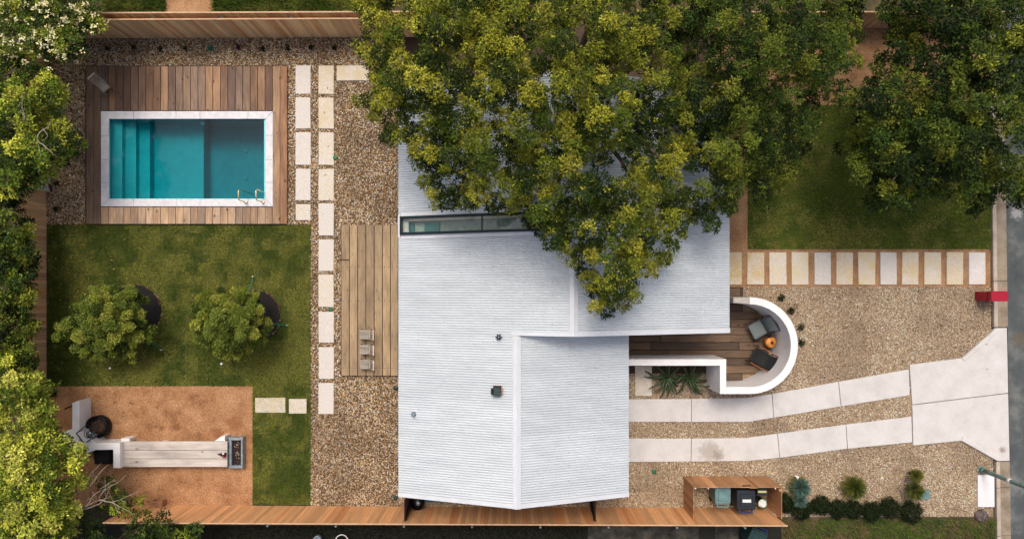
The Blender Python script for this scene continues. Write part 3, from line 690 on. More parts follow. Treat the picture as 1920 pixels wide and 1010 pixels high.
# bin enclosure with three bins
enc = empty('bin_enclosure', W(1372,925), 'open-topped orange cedar enclosure holding rubbish bins', 'enclosure')
ec = (218,160,108); EH = 1.45
xa, xb, ya, yb = W(1281,0).x, W(1438,0).x, W(0,892).y, W(0,949).y
n = 11; st = (xb-xa)/n
for i in range(n):
    sag = -0.04*math.sin(math.pi*min(1,max(0,(i-3)/6))) if 3 < i < 9 else 0
    if i == 7: continue
    MB().box((xa+i*st+.004,ya-.02,.03),(xa+(i+1)*st-.004,ya,EH+RND.uniform(-.005,.005))).build('board', M['fence'], enc, color=tone(ec,RND.uniform(.8,1.1)))
for i in (7,): MB().box((xa+i*st+.004,ya-.045,.03),(xa+(i+1)*st-.004,ya-.025,EH+.01)).build('board', M['fence'], enc, color=tone(ec,.92))
for i in range(7):
    s2 = (ya-.02-yb)/7
    MB().box((xa,yb+i*s2+.004,.03),(xa+.02,yb+(i+1)*s2-.004,EH)).build('board', M['fence'], enc, color=tone(ec,RND.uniform(.66,.92)))  # west boards toned darker, their shaded side put into the colour
    MB().box((xb-.02,yb+i*s2+.004,.03),(xb,yb+(i+1)*s2-.004,EH)).build('board', M['fence'], enc, color=tone(ec,RND.uniform(.8,1.0)))
MB().box((xb-.11,ya-.15,.03),(xb-.022,ya-.07,EH+.01)).build('post', M['fence'], enc, color=tone(ec,.95))
for xk in (xa+.07, xa+.55, xb-.25):
    MB().lathe([(.02,0),(.03,.01),(.02,.03)], (xk,ya-.05,EH+.001), 8).build('bolt_cap', M['white_plastic'], enc, True)
MB().bar((xa+st*6.2,ya+.012,EH-.12),(xa+st*7.2,ya+.012,EH-.15),.03,.06).build('handle', M['black_metal'], enc)

def wheelie(name, label, cx, cy, w, d, h, rz, mbody, mlid, handle, cat='bin', group=None):
    t = empty(name, (cx,cy,0), label, cat, group); t.rotation_euler.z = rz
    def B_(m, n, mt, par=t, sm=False): 
        o = m.build(n, mt, None, sm); o.parent = par; 
        if par is not t: o.location = o.location - par.location
        return o
    m = MB(); k = .82
    m.add([(-w/2*k,-d/2*k,.02),(w/2*k,-d/2*k,.02),(w/2*k,d/2*k,.02),(-w/2*k,d/2*k,.02),(-w/2,-d/2,h),(w/2,-d/2,h),(w/2,d/2,h),(-w/2,d/2,h)],
          [(3,2,1,0),(4,5,6,7),(0,1,5,4),(1,2,6,5),(2,3,7,6),(3,0,4,7)])
    B_(m, 'body', mbody)
    lid = B_(MB().prism([(-w/2-.02,-d/2+.04),(w/2+.02,-d/2+.04),(w/2+.03,d/2),(w/2-.06,d/2+.04),(-w/2+.06,d/2+.04),(-w/2-.03,d/2)], h+.003, h+.07, .03), 'lid', mlid)
    B_(MB().prism([(-w/2+.08,-d/2+.14),(w/2-.08,-d/2+.14),(w/2-.08,d/2-.1),(-w/2+.08,d/2-.1)], h+.0705, h+.10, .025), 'lid_panel', mlid, lid)
    for s_ in (-1,1):
        B_(MB().lathe([(.1,-.025),(.1,.025)], (0,0,0), 14), 'wheel', M['rubber']).location = (s_*(w/2*.8), -d/2-.02, .1)
        COL.objects[-1].rotation_euler = (0, math.pi/2, 0)
        B_(MB().bar((s_*w*.36,-d/2+.02,h+.01),(s_*w*.36,-d/2-.09,h+.02),.05,.04), 'hinge', handle)
    B_(MB().tube([(-w*.4,-d/2-.09,h+.02),(w*.4,-d/2-.09,h+.02)], .022, 8), 'handle', handle)
    return t, lid, B_
p = W(1355,930,1.0); wheelie('wheelie_bin', 'faded teal bin with ribbed lid inside the enclosure', p.x, p.y, .54, .62, .98, 0, M['teal_plastic'], M['teal_plastic'], M['teal_plastic'], group='bins beside the fence')
p = W(1398,937,1.05); t, lid, B_ = wheelie('wheelie_bin', 'large navy bin with white label in the middle of the enclosure', p.x, p.y, .64, .74, 1.05, 0, M['navy_plastic'], M['navy_plastic'], M['blue_plastic'], group='bins beside the fence')
B_(MB().box((-.15,-.05,1.152),(.17,.06,1.157)), 'lid_label', M['white_plastic'], lid)
p = W(1420,1004,1.05); wheelie('wheelie_bin', 'dark green bin with blue handles beyond the bottom fence', p.x, p.y-.12, .62, .68, 1.0, math.radians(157), M['darkgreen_plastic'], M['darkgreen_plastic'], M['blue_plastic'], group='bins beside the fence')
p = W(1430,922,.8); t = empty('storage_crate', (p.x,p.y,0), 'small dark crate with a yellow label inside the enclosure', 'crate')
MB().box((p.x-.2,p.y-.13,0.01),(p.x+.2,p.y+.15,.8)).build('body', M['navy_plastic'], t)
MB().box((p.x-.17,p.y-.02,.801),(p.x+.15,p.y+.06,.806)).build('label_strip', M['label_paper'], t)
p = W(1431,944,.6); t = empty('bucket', (p.x,p.y,0), 'round bucket stuffed with crumpled white plastic in the enclosure corner', 'bucket')
MB().lathe([(.14,.01),(.18,.55),(.19,.56),(.17,.56),(.15,.4)], (p.x,p.y,0), 18).build('pail', M['green_plastic'], t, True)
m = MB(); m.lathe([(.15,0),(.17,.08),(.12,.14),(.05,.12)], (p.x,p.y,.45), 14)
m.v = [(x+RND.uniform(-.02,.02),y+RND.uniform(-.02,.02),z+RND.uniform(-.02,.02)) for x,y,z in m.v]; m.build('crumpled_bag', M['white_plastic'], t)

# ------------------------------------------------------------------ curved patio wall
cw = empty('patio_wall', (ctr.x,ctr.y,0), 'smooth white wall curving round the porch and its two chairs', 'wall')
WH = 1.75
def tp(px, py): return W(px, py, WH).xy
outer = []; inner = []
N_ = 48
for i in range(N_+1):
    t = math.pi/2 - math.pi*i/N_
    outer.append(Vector((ctr.x+RO*math.cos(t), ctr.y+RO*math.sin(t)))); inner.append(Vector((ctr.x+RI*math.cos(t), ctr.y+RI*math.sin(t))))
thk = RO-RI
xW = tp(1350,0).x; xW2 = tp(1361.5,0).x; yT = tp(0,673).y; yB = tp(0,685).y; xE = tp(1150,0).x
yb_o = ctr.y-RO; yb_i = ctr.y-RI
def smooth_wall(name, A_, B__, z0, z1, mat, parent):
    n = len(A_); m = MB()
    vs = [(p.x,p.y,z0) for p in A_]+[(p.x,p.y,z1) for p in A_]+[(p.x,p.y,z0) for p in B__]+[(p.x,p.y,z1) for p in B__]
    fs = []
    for i in range(n-1):
        fs += [(i,n+i,n+i+1,i+1),(2*n+i,2*n+i+1,3*n+i+1,3*n+i),(n+i,3*n+i,3*n+i+1,n+i+1),(i,i+1,2*n+i+1,2*n+i)]
    fs += [(0,2*n,3*n,n),(n-1,2*n-1,4*n-1,3*n-1)]
    return m.add(vs, fs).build(name, mat, parent)
# one continuous strip: curve, south run, return, north run under the roof
Ao = outer + [Vector((xW,yb_o)), Vector((xW,yB)), Vector((xE,yB))]
Bi = inner + [Vector((xW2,yb_i)), Vector((xW2,yT)), Vector((xE,yT))]
smooth_wall('wall_body', Ao, Bi, 0.0, WH, M['white_conc'], cw)
e0 = tp(1375,0).x
MB().prism([Vector((e0,ctr.y+RO-.01)),Vector((ctr.x-.004,ctr.y+RO)),Vector((ctr.x-.004,ctr.y+RI)),Vector((e0,ctr.y+RI+.045))], 0.0, WH-.006, .01).build('end_block', M['grey_conc'], cw)
# paver slab in the planter
pp = empty('planter_slab', W(1206,715), 'beige stone slab beside the roof edge in the succulent bed', 'slab')
paver(1190.5,686,1222,742,(196,184,164),pp,.07)

# ------------------------------------------------------------------ seating corner with bench (lower left)
sw = empty('seat_wall', W(170,815), 'angular white plaster seat wall beside the fire pit', 'wall')
ZW_ = .72
poly = [(135,755),(148.5,750),(148.5,804),(178,830),(225,830),(225,877),(212,877),(212,842.5),(178,843),(160,851),(120,846),(112,832),(112,813),(135,803)]
MB().prism([W(x,y,ZW_) for x,y in poly], 0, ZW_, .012).build('wall_body', M['white_conc'], sw)
MB().prism([W(x,y,.42) for x,y in ((226.5,821.5),(243,821.5),(243,828),(226.5,828))], 0, .42, .01).build('side_ledge', M['white_conc'], sw)
bn = empty('plank_bench', W(326,850), 'long whitewashed bench of three wide planks on orange granite', 'bench')
BZ = .46
for y0, y1 in ((827,843.2),(844,859),(859.8,874.8)):
    a_ = W(226.5,y1,BZ); b_ = W(426,y0,BZ); MB().prism([(a_.x,a_.y),(b_.x,a_.y),(b_.x,b_.y),(a_.x,b_.y)], BZ-.06, BZ, .008).build('plank', M['bench'], bn, color=tone((214,206,198),RND.uniform(.95,1.03)))
for x in (300, 414):
    a_ = W(x-6,871,BZ); b_ = W(x+6,830,BZ); MB().box((a_.x,a_.y,0),(b_.x,b_.y,BZ-.062)).build('leg', M['white_conc'], bn)
MB().prism([W(x,y,BZ+.02) for x,y in ((402,826.5),(414,818),(421.5,817),(421.5,826.5))], 0.0, BZ+.02, .008).build('side_bracket', M['white_conc'], bn)
pb = empty('planter_box', W(442,848), 'pale galvanised planter box of dark soil at the bench end', 'planter')
PZ = .30
def pt(x,y): return W(x,y,PZ)
for q in (((428,819.5),(455,819.5),(455,825),(428,825)), ((428,872),(455,872),(455,877.5),(428,877.5)), ((428,825.2),(434,825.2),(434,871.8),(428,871.8)), ((451.5,825.2),(455,825.2),(455,871.8),(451.5,871.8))):
    MB().prism([pt(*r) for r in q], 0, PZ, .01).build('side_panel', M['steel'], pb)
a_ = pt(434.2,871.6); b_ = pt(451.3,825.4); MB().box((a_.x,a_.y,.02),(b_.x,b_.y,.17)).build('soil_fill', M['soil'], pb)
m = MB()
for k in range(26):
    x = RND.uniform(a_.x+.08,b_.x-.06); y = RND.uniform(a_.y+.08,b_.y-.06); t = RND.uniform(0,6.3); l_ = RND.uniform(.03,.07)
    m.add([(x,y,.18),(x+l_*math.cos(t),y+l_*math.sin(t),.20),(x+l_*.6*math.cos(t+1.2),y+l_*.6*math.sin(t+1.2),.195)],[(0,1,2)])
tag(m.build('dry_leaf_litter', M['twig'], pb), kind='stuff')
p = W(419,851,BZ); cn = empty('toy_cone', (p.x,p.y,BZ+.004), 'small dark pointed cone with a red spot lying on the bench', 'ornament')
m = MB().tube([(p.x-.22,p.y+.02,BZ+.05),(p.x-.05,p.y+.01,BZ+.09),(p.x+.12,p.y,BZ+.10)], [.008,.06,.09], 12); m.build('cone', M['gate_wood'], cn, True)
MB().lathe([(.02,0),(.05,.02),(.03,.06)], (p.x+.08,p.y-.06,BZ+.14), 10).build('red_knob', M['red'], cn, True)
MB().lathe([(.02,0),(.045,.015),(.02,.03)], (p.x+.06,p.y+.06,BZ+.15), 10).build('pale_knob', M['white_plastic'], cn, True)
# fire pit
p = W(191,797); fp = empty('fire_pit', (p.x,p.y,0), 'black steel fire drum with a square metal frame leaning over the wall', 'fire pit')
MB().lathe([(.36,.01),(.43,.06),(.44,.34),(.40,.36),(.36,.36),(.33,.20),(.05,.18)], (p.x,p.y,0), 28).build('drum', M['black_metal'], fp, True)
m = MB().lathe([(.33,0),(.25,.05),(.1,.07)], (p.x,p.y,.19), 16); m.v = [(x+RND.uniform(-.03,.03),y+RND.uniform(-.03,.03),z+RND.uniform(-.02,.03)) for x,y,z in m.v]; m.build('ash_pile', M['ash'], fp)
zf = .95
cor = [W(x,y,zf) for x,y in ((143,811.5),(163,795.5),(179.5,817),(158,831))]
bot = [W(x,y,.34) for x,y in ((170,797),(182,787),(199,805),(186,815))]
for i in range(4):
    MB().bar(cor[i], cor[(i+1)%4], .025, .025).build('frame_bar', M['black_metal'], fp); MB().bar(bot[i], cor[i], .022, .022).build('upright', M['black_metal'], fp)
cc = sum(cor, Vector())/4
MB().tube([cc+Vector((.14*math.cos(t),.16*math.sin(t),-.12)) for t in [2*math.pi*i/16 for i in range(17)]], .012, 6).build('hoop', M['black_metal'], fp, True)
MB().lathe([(.02,0),(.15,.01),(.16,.05)], (cc.x+.06,cc.y-.02,zf-.2), 16).build('pan', M['steel'], fp, True)
p = W(195,857); pot = empty('black_block', (p.x,p.y,0), 'black square tub in the nook of the white seat wall', 'block')
MB().prism([W(x,y) for x,y in ((183,837),(216,837),(216,866),(186,866))], 0.01, .30, .02).build('block_body', M['black_metal'], pot)  # black box with a dark top filling the nook
MB().prism([W(x,y) for x,y in ((187,840),(213,840),(213,863),(189,863))], .301, .31).build('block_top', M['mulch'], pot)
p = W(102,736); t = MB().lathe([(.1,0),(.13,.05),(.13,.25),(.1,.3)], (p.x,p.y,0), 14).build('black_canister', M['black_metal'], None, True); tag(t, 'small black canister by the orange fence above the seat wall', 'canister')
p0_, p1_ = W(122,766), W(136,760); tag(MB().bar((p0_.x,p0_.y,.03),(p1_.x,p1_.y,.05),.04,.04).build('metal_rod', M['black_metal']), 'short dark metal rod lying left of the white seat wall', 'rod')
p = W(302,940); t = empty('wooden_crate', (p.x,p.y,0), 'small reddish wooden crate standing against the bottom fence', 'crate')
for k in range(4): MB().box((p.x-.22,p.y-.12+.065*k,.30),(p.x+.22,p.y-.062+.065*k,.33)).build('slat', M['crate'], t)
for s_ in (-1,1): MB().box((p.x+s_*.2-.02,p.y-.11,0.01),(p.x+s_*.2+.02,p.y+.12,.299)).build('leg', M['crate'], t)

# ------------------------------------------------------------------ chairs
def garden_chair():
    """local: sits at the origin, faces +y, 0.56 wide"""
    t = empty('garden_chair'); gw = M['greywood']; cl = (186,178,162)
    def add(m, n, k=1.0): o = m.build(n, gw, t, color=tone(cl,k)); return o
    for i in range(5): add(MB().box((-.25+.101*i,-.20,.40),(-.155+.101*i,.28,.425)), 'seat_slat', RND.uniform(.85,1.12))
    add(MB().box((-.26,.25,.355),(.26,.30,.398)), 'front_rail'); add(MB().box((-.26,-.26,.355),(.26,-.215,.398)), 'rear_rail')
    for sx_ in (-1,1):
        add(MB().box((sx_*.26-.025,.24,0.001),(sx_*.26+.025,.29,.395)), 'leg', .9); add(MB().box((sx_*.26-.025,-.28,0.001),(sx_*.26+.025,-.23,.395)), 'leg', .9)
        add(MB().bar((sx_*.235,-.24,.42),(sx_*.235,-.56,.88),.045,.03), 'back_post', 1.05)
    for i in range(4): add(MB().bar((-.14+.095*i,-.27,.46),(-.14+.095*i,-.545,.86),.03,.018), 'back_slat', 1.1)
    add(MB().bar((-.26,-.57,.885),(.26,-.57,.885),.07,.03), 'top_rail', 1.25); add(MB().bar((-.24,-.26,.455),(.24,-.26,.455),.04,.03), 'lower_rail', 1.1)
    return t
ch = garden_chair()
spots = [((191,160.5), math.radians(-138), 0.14, 'weathered grey slatted chair in the corner of the pool deck'),
         ((684,627), math.radians(90), 0.162, 'topmost of three weathered grey chairs on the cedar deck'),
         ((684.5,655), math.radians(90), 0.162, 'middle of three weathered grey chairs on the cedar deck'),
         ((684.5,682.5), math.radians(90), 0.162, 'lowest of three weathered grey chairs on the cedar deck')]
for i, (pp_, rz, z, lab) in enumerate(spots):
    o = ch if i == 0 else copy_tree(ch)
    q = W(*pp_, .5); o.location = (q.x, q.y, z+.002); o.rotation_euler.z = rz; k = .9 if i else 1.0; o.scale = (.62 if i else .74,)*3 if False else (.74*.9,.74*.9,.7) if i == 0 else (k*.78,k*.78,k*.9)
    tag(o, lab, 'chair', 'weathered garden chairs')

def lounge(label, px, py, rz, fabric, arm, black):
    t = empty('lounge_chair', (0,0,0), label, 'chair', 'lounge chairs behind the curved wall'); bm_ = M['black_metal']
    w = .34
    def sling(pts, n, wd=w, curve=.03):
        m = MB(); k = len(pts); c_ = 7
        vs = []
        for (y,z,ww) in pts:
            for j in range(c_):
                u = j/(c_-1)*2-1; vs.append((u*ww, y, z - curve*(1-u*u)))
        fs = [(i*c_+j,i*c_+j+1,(i+1)*c_+j+1,(i+1)*c_+j) for i in range(k-1) for j in range(c_-1)]
        m.add(vs, fs); o = m.build(n, fabric, t, True); md = o.modifiers.new('thick','SOLIDIFY'); md.thickness = .02; return o
    if black:
        sling([(.46,.46,.30),(.36,.40,.29),(.1,.34,.28),(-.15,.33,.28),(-.24,.42,.28),(-.38,.66,.29),(-.5,.88,.33)], 'sling', curve=.05)
    else:
        sling([(.42,.40,w*.9),(.2,.36,w*.9),(-.05,.33,w*.9),(-.14,.33,w*.9)], 'seat', curve=.015)
        sling([(-.16,.40,w*.9),(-.3,.62,w*.9),(-.42,.86,w*.95)], 'backrest', curve=.03)
    for s_ in (-1,1):
        MB().tube([(s_*w,.42,.002),(s_*w,.40,.42),(s_*w,.36,.56)], .014, 6).build('leg', bm_, t, True)
        MB().tube([(s_*w,-.48,.002),(s_*w,-.2,.38),(s_*w*.98,-.34,.62),(s_*w,-.47,.88)], .014, 6).build('leg', bm_, t, True)
        MB().bar((s_*(w+.015),.42,.58),(s_*(w+.015),-.32,.60),.02,.018).build('armrest', arm, t)
    MB().tube([(-w,-.46,.87),(w,-.46,.87)], .014, 6).build('top_bar', bm_, t, True); MB().tube([(-w,.36,.38),(w,.36,.38)], .012, 6).build('cross_bar', bm_, t, True)
    q = W(px, py, .55); t.location = (q.x, q.y, .153); t.rotation_euler.z = rz; return t
lounge('grey woven lounge chair against the inside of the curved wall', 1427, 614, math.radians(118), M['grey_weave'], M['black_metal'], False)
lounge('black canvas sling chair below the orange stump', 1430, 673, math.radians(60), M['black_fabric'], M['terracotta'], True)
p = W(1444.5,641,.5); st_ = empty('stump_table', (p.x,p.y,.152), 'round orange wooden stump table between the two lounge chairs', 'table')
m = MB().lathe([(.17,.154),(.18,.2),(.19,.5),(.20,.58),(.185,.60)], (p.x,p.y,0), 18); m.v = [(x*1+.012*math.sin(9*y+z*7),y+.012*math.cos(8*x),z) for x,y,z in m.v]
m.build('stump', M['orange_wood'], st_, True); MB().lathe([(.07,.601),(.06,.606)], (p.x+.03,p.y-.02,0), 10).build('dark_knot', M['gate_wood'], st_, True)

# ------------------------------------------------------------------ street furniture and small yard things
xm = W(1827,0).x; ya_, yb_ = W(0,564).y, W(0,545.5).y
mbx = empty('pillar_mailbox', (xm+.3,(ya_+yb_)/2,0), 'crimson steel box pillar standing at the kerb', 'mailbox')
MB().prism([(xm+.01,ya_+.02),(xm+.62,ya_+.02),(xm+.62,yb_-.02),(xm+.01,yb_-.02)], 0, .70).build('pillar', M['red'], mbx)
MB().prism([(xm+.02,ya_+.03),(xm+.61,ya_+.03),(xm+.61,yb_-.03),(xm+.02,yb_-.03)], .70, .74).build('shadow_gap', M['black_metal'], mbx)
MB().prism([(xm,ya_),(xm+.64,ya_),(xm+.64,yb_),(xm,yb_)], .74, .92, .008).build('letter_box', M['red'], mbx)
p = W(1839,880); lp = empty('lamp_post', (p.x,p.y,0), 'green street pole rising beside the white concrete pad', 'pole')
MB().box((p.x-.13,p.y-.13,.006),(p.x+.13,p.y+.13,.04)).build('base_plate', M['pole'], lp)
MB().lathe([(.085,.041),(.08,.6),(.075,3),(.06,6)], (p.x,p.y,0), 16).build('shaft', M['pole'], lp, True)
MB().lathe([(.1,.041),(.1,.18),(.087,.2)], (p.x,p.y,0), 16).build('collar', M['pole'], lp, True)
MB().lathe([(.084,0),(.0835,.16)], (p.x,p.y,1.42), 16).build('sticker', M['white_plastic'], lp, True)
MB().tube([(p.x,p.y,5.9),(p.x+.5,p.y,6.3),(p.x+1.6,p.y,6.4)], .04, 8).build('lamp_arm', M['pole'], lp, True)
MB().prism([(p.x+1.5,p.y-.12),(p.x+2.0,p.y-.08),(p.x+2.0,p.y+.08),(p.x+1.5,p.y+.12)], 6.36, 6.48, .03).build('lamp_head', M['steel'], lp)
cp = MB().prism([W(x,y) for x,y in ((1831,889),(1861.5,889),(1862,948.5),(1831,948.5))], 0, .09, .01).build('concrete_pad', M['white_conc']); tag(cp, 'clean white concrete pad beside the kerb below the pole', 'pad')
def rock(px, py, r, label, mat='rock', squash=.6):
    q = W(px,py); m = MB().lathe([(r*.75,0),(r,.25*r),(r*.85,.75*r),(r*.4,r*1.05)], (q.x,q.y,0), 9)
    m.v = [(x+RND.uniform(-.12,.12)*r,y+RND.uniform(-.12,.12)*r,z*squash+RND.uniform(-.03,.03)*r+.02*r) for x,y,z in m.v]
    return tag(m.build('boulder', M[mat]), label, 'rock')
rock(1838,965,.26,'dark rounded boulder at the corner below the white pad')
MB_ = MB().prism([W(x,y) for x,y in ((1725,918),(1742,917),(1742,935),(1725,935))], 0, .05, .01).build('utility_cover', M['teal_plastic']); tag(MB_, 'square teal utility cover beside the rightmost yucca', 'cover')
p = W(1488,888); t = empty('marker_flag', (p.x,p.y,0), 'small white marker flag beside the bluish yucca', 'flag')
MB().tube([(p.x,p.y,0),(p.x,p.y,.35)], .006, 5).build('wire', M['steel'], t); MB().prism([(p.x-.09,p.y+.05),(p.x+.08,p.y+.0),(p.x+.02,p.y-.16)], .33, .345).build('flag_sheet', M['white_plastic'], t)
for (x,y,lab,mt) in ((629,296,'green round irrigation lid right of the upper stepping stones','green_plastic'),(620.5,580,'green round irrigation lid between stepping stones beside the lawn','green_plastic'),
                     (1226,883,'green round irrigation lid in the gravel below the driveway','green_plastic'),(743,727,'dark drain lid at the house edge below the cedar deck','navy_plastic'),(742,932,'dark drain lid at the lower left corner of the roof','darkgreen_plastic')):
    q = W(x,y); t = MB().lathe([(.085,0.02),(.09,.06),(.06,.075),(.02,.075)], (q.x,q.y,0), 14).build('irrigation_lid', M[mt], None, True); tag(t, lab, 'lid')
# hose reel and blue pipe under the house edge
p = W(783,943,.4); t = empty('hose_reel', (p.x,p.y,0), 'black hose reel with a pale hub under the roof edge', 'hose reel')
MB().lathe([(.22,.01),(.24,.1),(.16,.14),(.16,.4),(.24,.44),(.24,.5),(.06,.5)], (p.x,p.y,0), 18).build('drum', M['black_metal'], t, True)
MB().lathe([(.09,.501),(.07,.55)], (p.x+.03,p.y+.04,0), 12).build('hub', M['steel'], t, True)
a_ = W(796,937,.1); b_ = W(930,940,.1); tag(MB().tube([a_,(a_+b_)/2+Vector((0,.03,0)),b_], .05, 8).build('blue_pipe', M['blue_pipe'], None, True), 'blue pipe lying on gravel under the lower roof edge', 'pipe')
# stakes and green straps at the lawn trees
def strap(x0,y0,x1,y1,lab):
    a_ = W(x0,y0); b_ = W(x1,y1,.6); t = empty('tree_strap', a_, lab, 'strap', 'green tree straps')
    MB().bar(a_+Vector((0,0,.06)), b_, .045, .01).build('webbing', M['green_plastic'], t); MB().bar(a_, a_+Vector((0,0,.16)), .035, .035).build('stake', M['white_plastic'], t)
strap(476,518,466,552,'green strap pegged above the round lawn tree')
strap(540,609,500,606,'green strap pegged right of the round lawn tree')
strap(305,655,270,632,'green strap pegged below the spreading lawn tree')
# bits of lawn litter
for (x,y,lab) in ((140,573,'small white sprinkler riser left of the spreading lawn tree'),(210,689,'small white sprinkler riser below the spreading lawn tree'),(418,681,'small white sprinkler riser below the round lawn tree')):
    q = W(x,y); tag(MB().lathe([(.03,0),(.03,.1),(.045,.11),(.045,.13),(.02,.14)], (q.x,q.y,0.02), 8).build('sprinkler_riser', M['white_plastic']), lab, 'sprinkler')
# things beyond the bottom fence
for (x,y,r,lab) in ((594,1012,.16,'pale round pot partly visible at the bottom edge'),):
    q = W(x,y,.4); tag(MB().lathe([(r*.8,0),(r,.38),(r*.85,.4),(r*.7,.3)], (q.x,q.y,0), 18).build('round_pot', M['steel'], None, True), lab, 'pot')
p = W(641,1013,.4); t = empty('hoop_planter', (p.x,p.y,0), 'pink-white metal hoop stand at the bottom edge', 'stand')
MB().tube([(p.x+.24*math.cos(a),p.y+.24*math.sin(a),.42) for a in [2*math.pi*i/24 for i in range(25)]], .02, 6).build('hoop', M['white_plastic'], t, True)
for k in range(3): a = 2*math.pi*k/3+.4; MB().tube([(p.x+.24*math.cos(a),p.y+.24*math.sin(a),.42),(p.x+.18*math.cos(a),p.y+.18*math.sin(a),0)], .014, 6).build('leg', M['gold'], t, True)
ns = empty('neighbour_paving', W(1200,1000), 'stained dark concrete slabs beyond the bottom fence', None, None, 'structure')
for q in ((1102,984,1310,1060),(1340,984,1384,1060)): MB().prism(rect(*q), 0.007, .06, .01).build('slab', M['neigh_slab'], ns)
# parked car at the upper right, partly behind the street tree
x0 = 19.95; y0 = W(0,45).y
car = empty('parked_car', (x0+.9,y0-2.2,0), 'dark car parked at the kerb behind the street tree', 'car')
sec = [(0,.45,.75),(-.1,.35,.9),(-1.0,.3,.95),(-3.4,.3,.95),(-4.2,.35,.85),(-4.4,.45,.7)]
m = MB(); vs = []
for (dy,zl,zh) in sec:
    for (u,z) in ((0,zl),(0,zh-.1),(.12,zh),(1.68,zh),(1.8,zh-.1),(1.8,zl)): vs.append((x0+u,y0+dy,z))
k = 6; fs = [(i*k+j,i*k+(j+1)%k,(i+1)*k+(j+1)%k,(i+1)*k+j) for i in range(len(sec)-1) for j in range(k)] + [tuple(range(k-1,-1,-1)), tuple(range((len(sec)-1)*k,len(sec)*k))]
m.add(vs, fs).build('body', M['car_paint'], car, True)
m = MB(); m.add([(x0+.1,y0-.7,.95),(x0+1.7,y0-.7,.95),(x0+1.7,y0-3.2,.95),(x0+.1,y0-3.2,.95),(x0+.3,y0-1.1,1.42),(x0+1.5,y0-1.1,1.42),(x0+1.5,y0-2.5,1.42),(x0+.3,y0-2.5,1.42)],
    [(0,1,5,4),(1,2,6,5),(2,3,7,6),(3,0,4,7)]); m.build('window_band', M['car_glass'], car)
MB().box((x0+.3,y0-2.5,1.421),(x0+1.5,y0-1.1,1.45)).build('roof_panel', M['car_paint'], car)
for dy in (-.8,-3.5):
    for u in (.02,1.6):
        wv_ = MB().lathe([(.31,-.09),(.32,0),(.31,.09)], (0,0,0), 18).build('wheel', M['rubber'], None); wv_.rotation_euler = (0,math.pi/2,0); wv_.parent = car; wv_.location = Vector((x0+u+.09,y0+dy,.32)) - car.location
for u in (.1,1.4): MB().box((x0+u,y0-.05,.62),(x0+u+.3,y0+.02,.78)).build('tail_light', M['red'], car)
MB().bar((x0+.32,y0-1.15,1.47),(x0+.32,y0-2.45,1.47),.04,.03).build('roof_rail', M['steel'], car)
# pool float leaning behind the left tree, white post
p = W(99,345); t = empty('pool_net_rack', (p.x,p.y,0), 'white post rack with brown pole behind the leaves left of the pool', 'rack')
MB().box((p.x-.22,p.y-.3,0.01),(p.x-.1,p.y+.5,.9)).build('post_panel', M['white_plastic'], t); MB().bar((p.x,p.y-.3,.05),(p.x,p.y+.5,.6),.05,.05).build('pole', M['gate_wood'], t)
p = W(92,213,.3); tag(MB().prism([(p.x-.1,p.y-.16),(p.x+.09,p.y-.14),(p.x+.1,p.y+.14),(p.x-.09,p.y+.16)], 0.03, .3, .03).build('pool_box', M['white_plastic']), 'small pale blue box on the gravel behind the left tree', 'box')

# ------------------------------------------------------------------ vegetation builders
def leaves(C, N, L, Wd, cols, droop=0.0, per=6, up=0.55):
    """rosettes of kite shaped leaves. C (n,3) sprig centres, N (n,3) axis, cols (n,3)"""
    n = len(C); N = N/np.linalg.norm(N, axis=1, keepdims=True)
    ref = NR.normal(size=(n,3)); U = np.cross(N, ref); U /= np.linalg.norm(U, axis=1, keepdims=True)+1e-9; Vv = np.cross(N, U)
    ph = NR.uniform(0, 6.283, (n,1)) + np.arange(per)[None,:]*(6.283/per) + NR.normal(0,.25,(n,per))
    tilt = up + NR.normal(0, .3, (n,per)); ln = L*NR.uniform(.7,1.25,(n,per)); wd = Wd*NR.uniform(.75,1.2,(n,per))
    D = (np.cos(ph)[...,None]*U[:,None,:] + np.sin(ph)[...,None]*Vv[:,None,:])
    D = D*np.cos(tilt)[...,None] + N[:,None,:]*np.sin(tilt)[...,None]
    Sd = np.cross(D, N[:,None,:] + 0.25*NR.normal(size=(n,per,3))); Sd /= np.linalg.norm(Sd, axis=2, keepdims=True)+1e-9
    base = C[:,None,:] + NR.normal(0, L*.25, (n,per,3)) + D*ln[...,None]*.1
    tip = base + D*ln[...,None]; tip[...,2] -= droop*ln
    mid = base + D*ln[...,None]*.5
    P = np.stack([base, mid+Sd*wd[...,None]*.5, tip, mid-Sd*wd[...,None]*.5], axis=2).reshape(-1,3)
    F = np.arange(len(P)).reshape(-1,4)
    cc_ = np.repeat(cols, per*4, axis=0) * np.repeat(NR.uniform(.5,1.4,(n*per,1)), 4, axis=0)
    return P, F, np.clip(cc_, 0, 1)
def in_poly(pts, poly):
    x, y = pts[:,0], pts[:,1]; ins = np.zeros(len(pts), bool); n = len(poly)
    for i in range(n):
        x0,y0 = poly[i]; x1,y1 = poly[(i+1)%n]
        c_ = ((y0 > y) != (y1 > y)) & (x < (x1-x0)*(y-y0)/((y1-y0)+1e-9)+x0); ins ^= c_
    return ins
def edge_dist(pts, poly):
    d = np.full(len(pts), 1e9); n = len(poly)
    for i in range(n):
        a_ = np.array(poly[i],float); b_ = np.array(poly[(i+1)%n],float); ab = b_-a_
        t = np.clip(((pts-a_)@ab)/(ab@ab), 0, 1); d = np.minimum(d, np.linalg.norm(pts-(a_+t[:,None]*ab), axis=1))
    return d
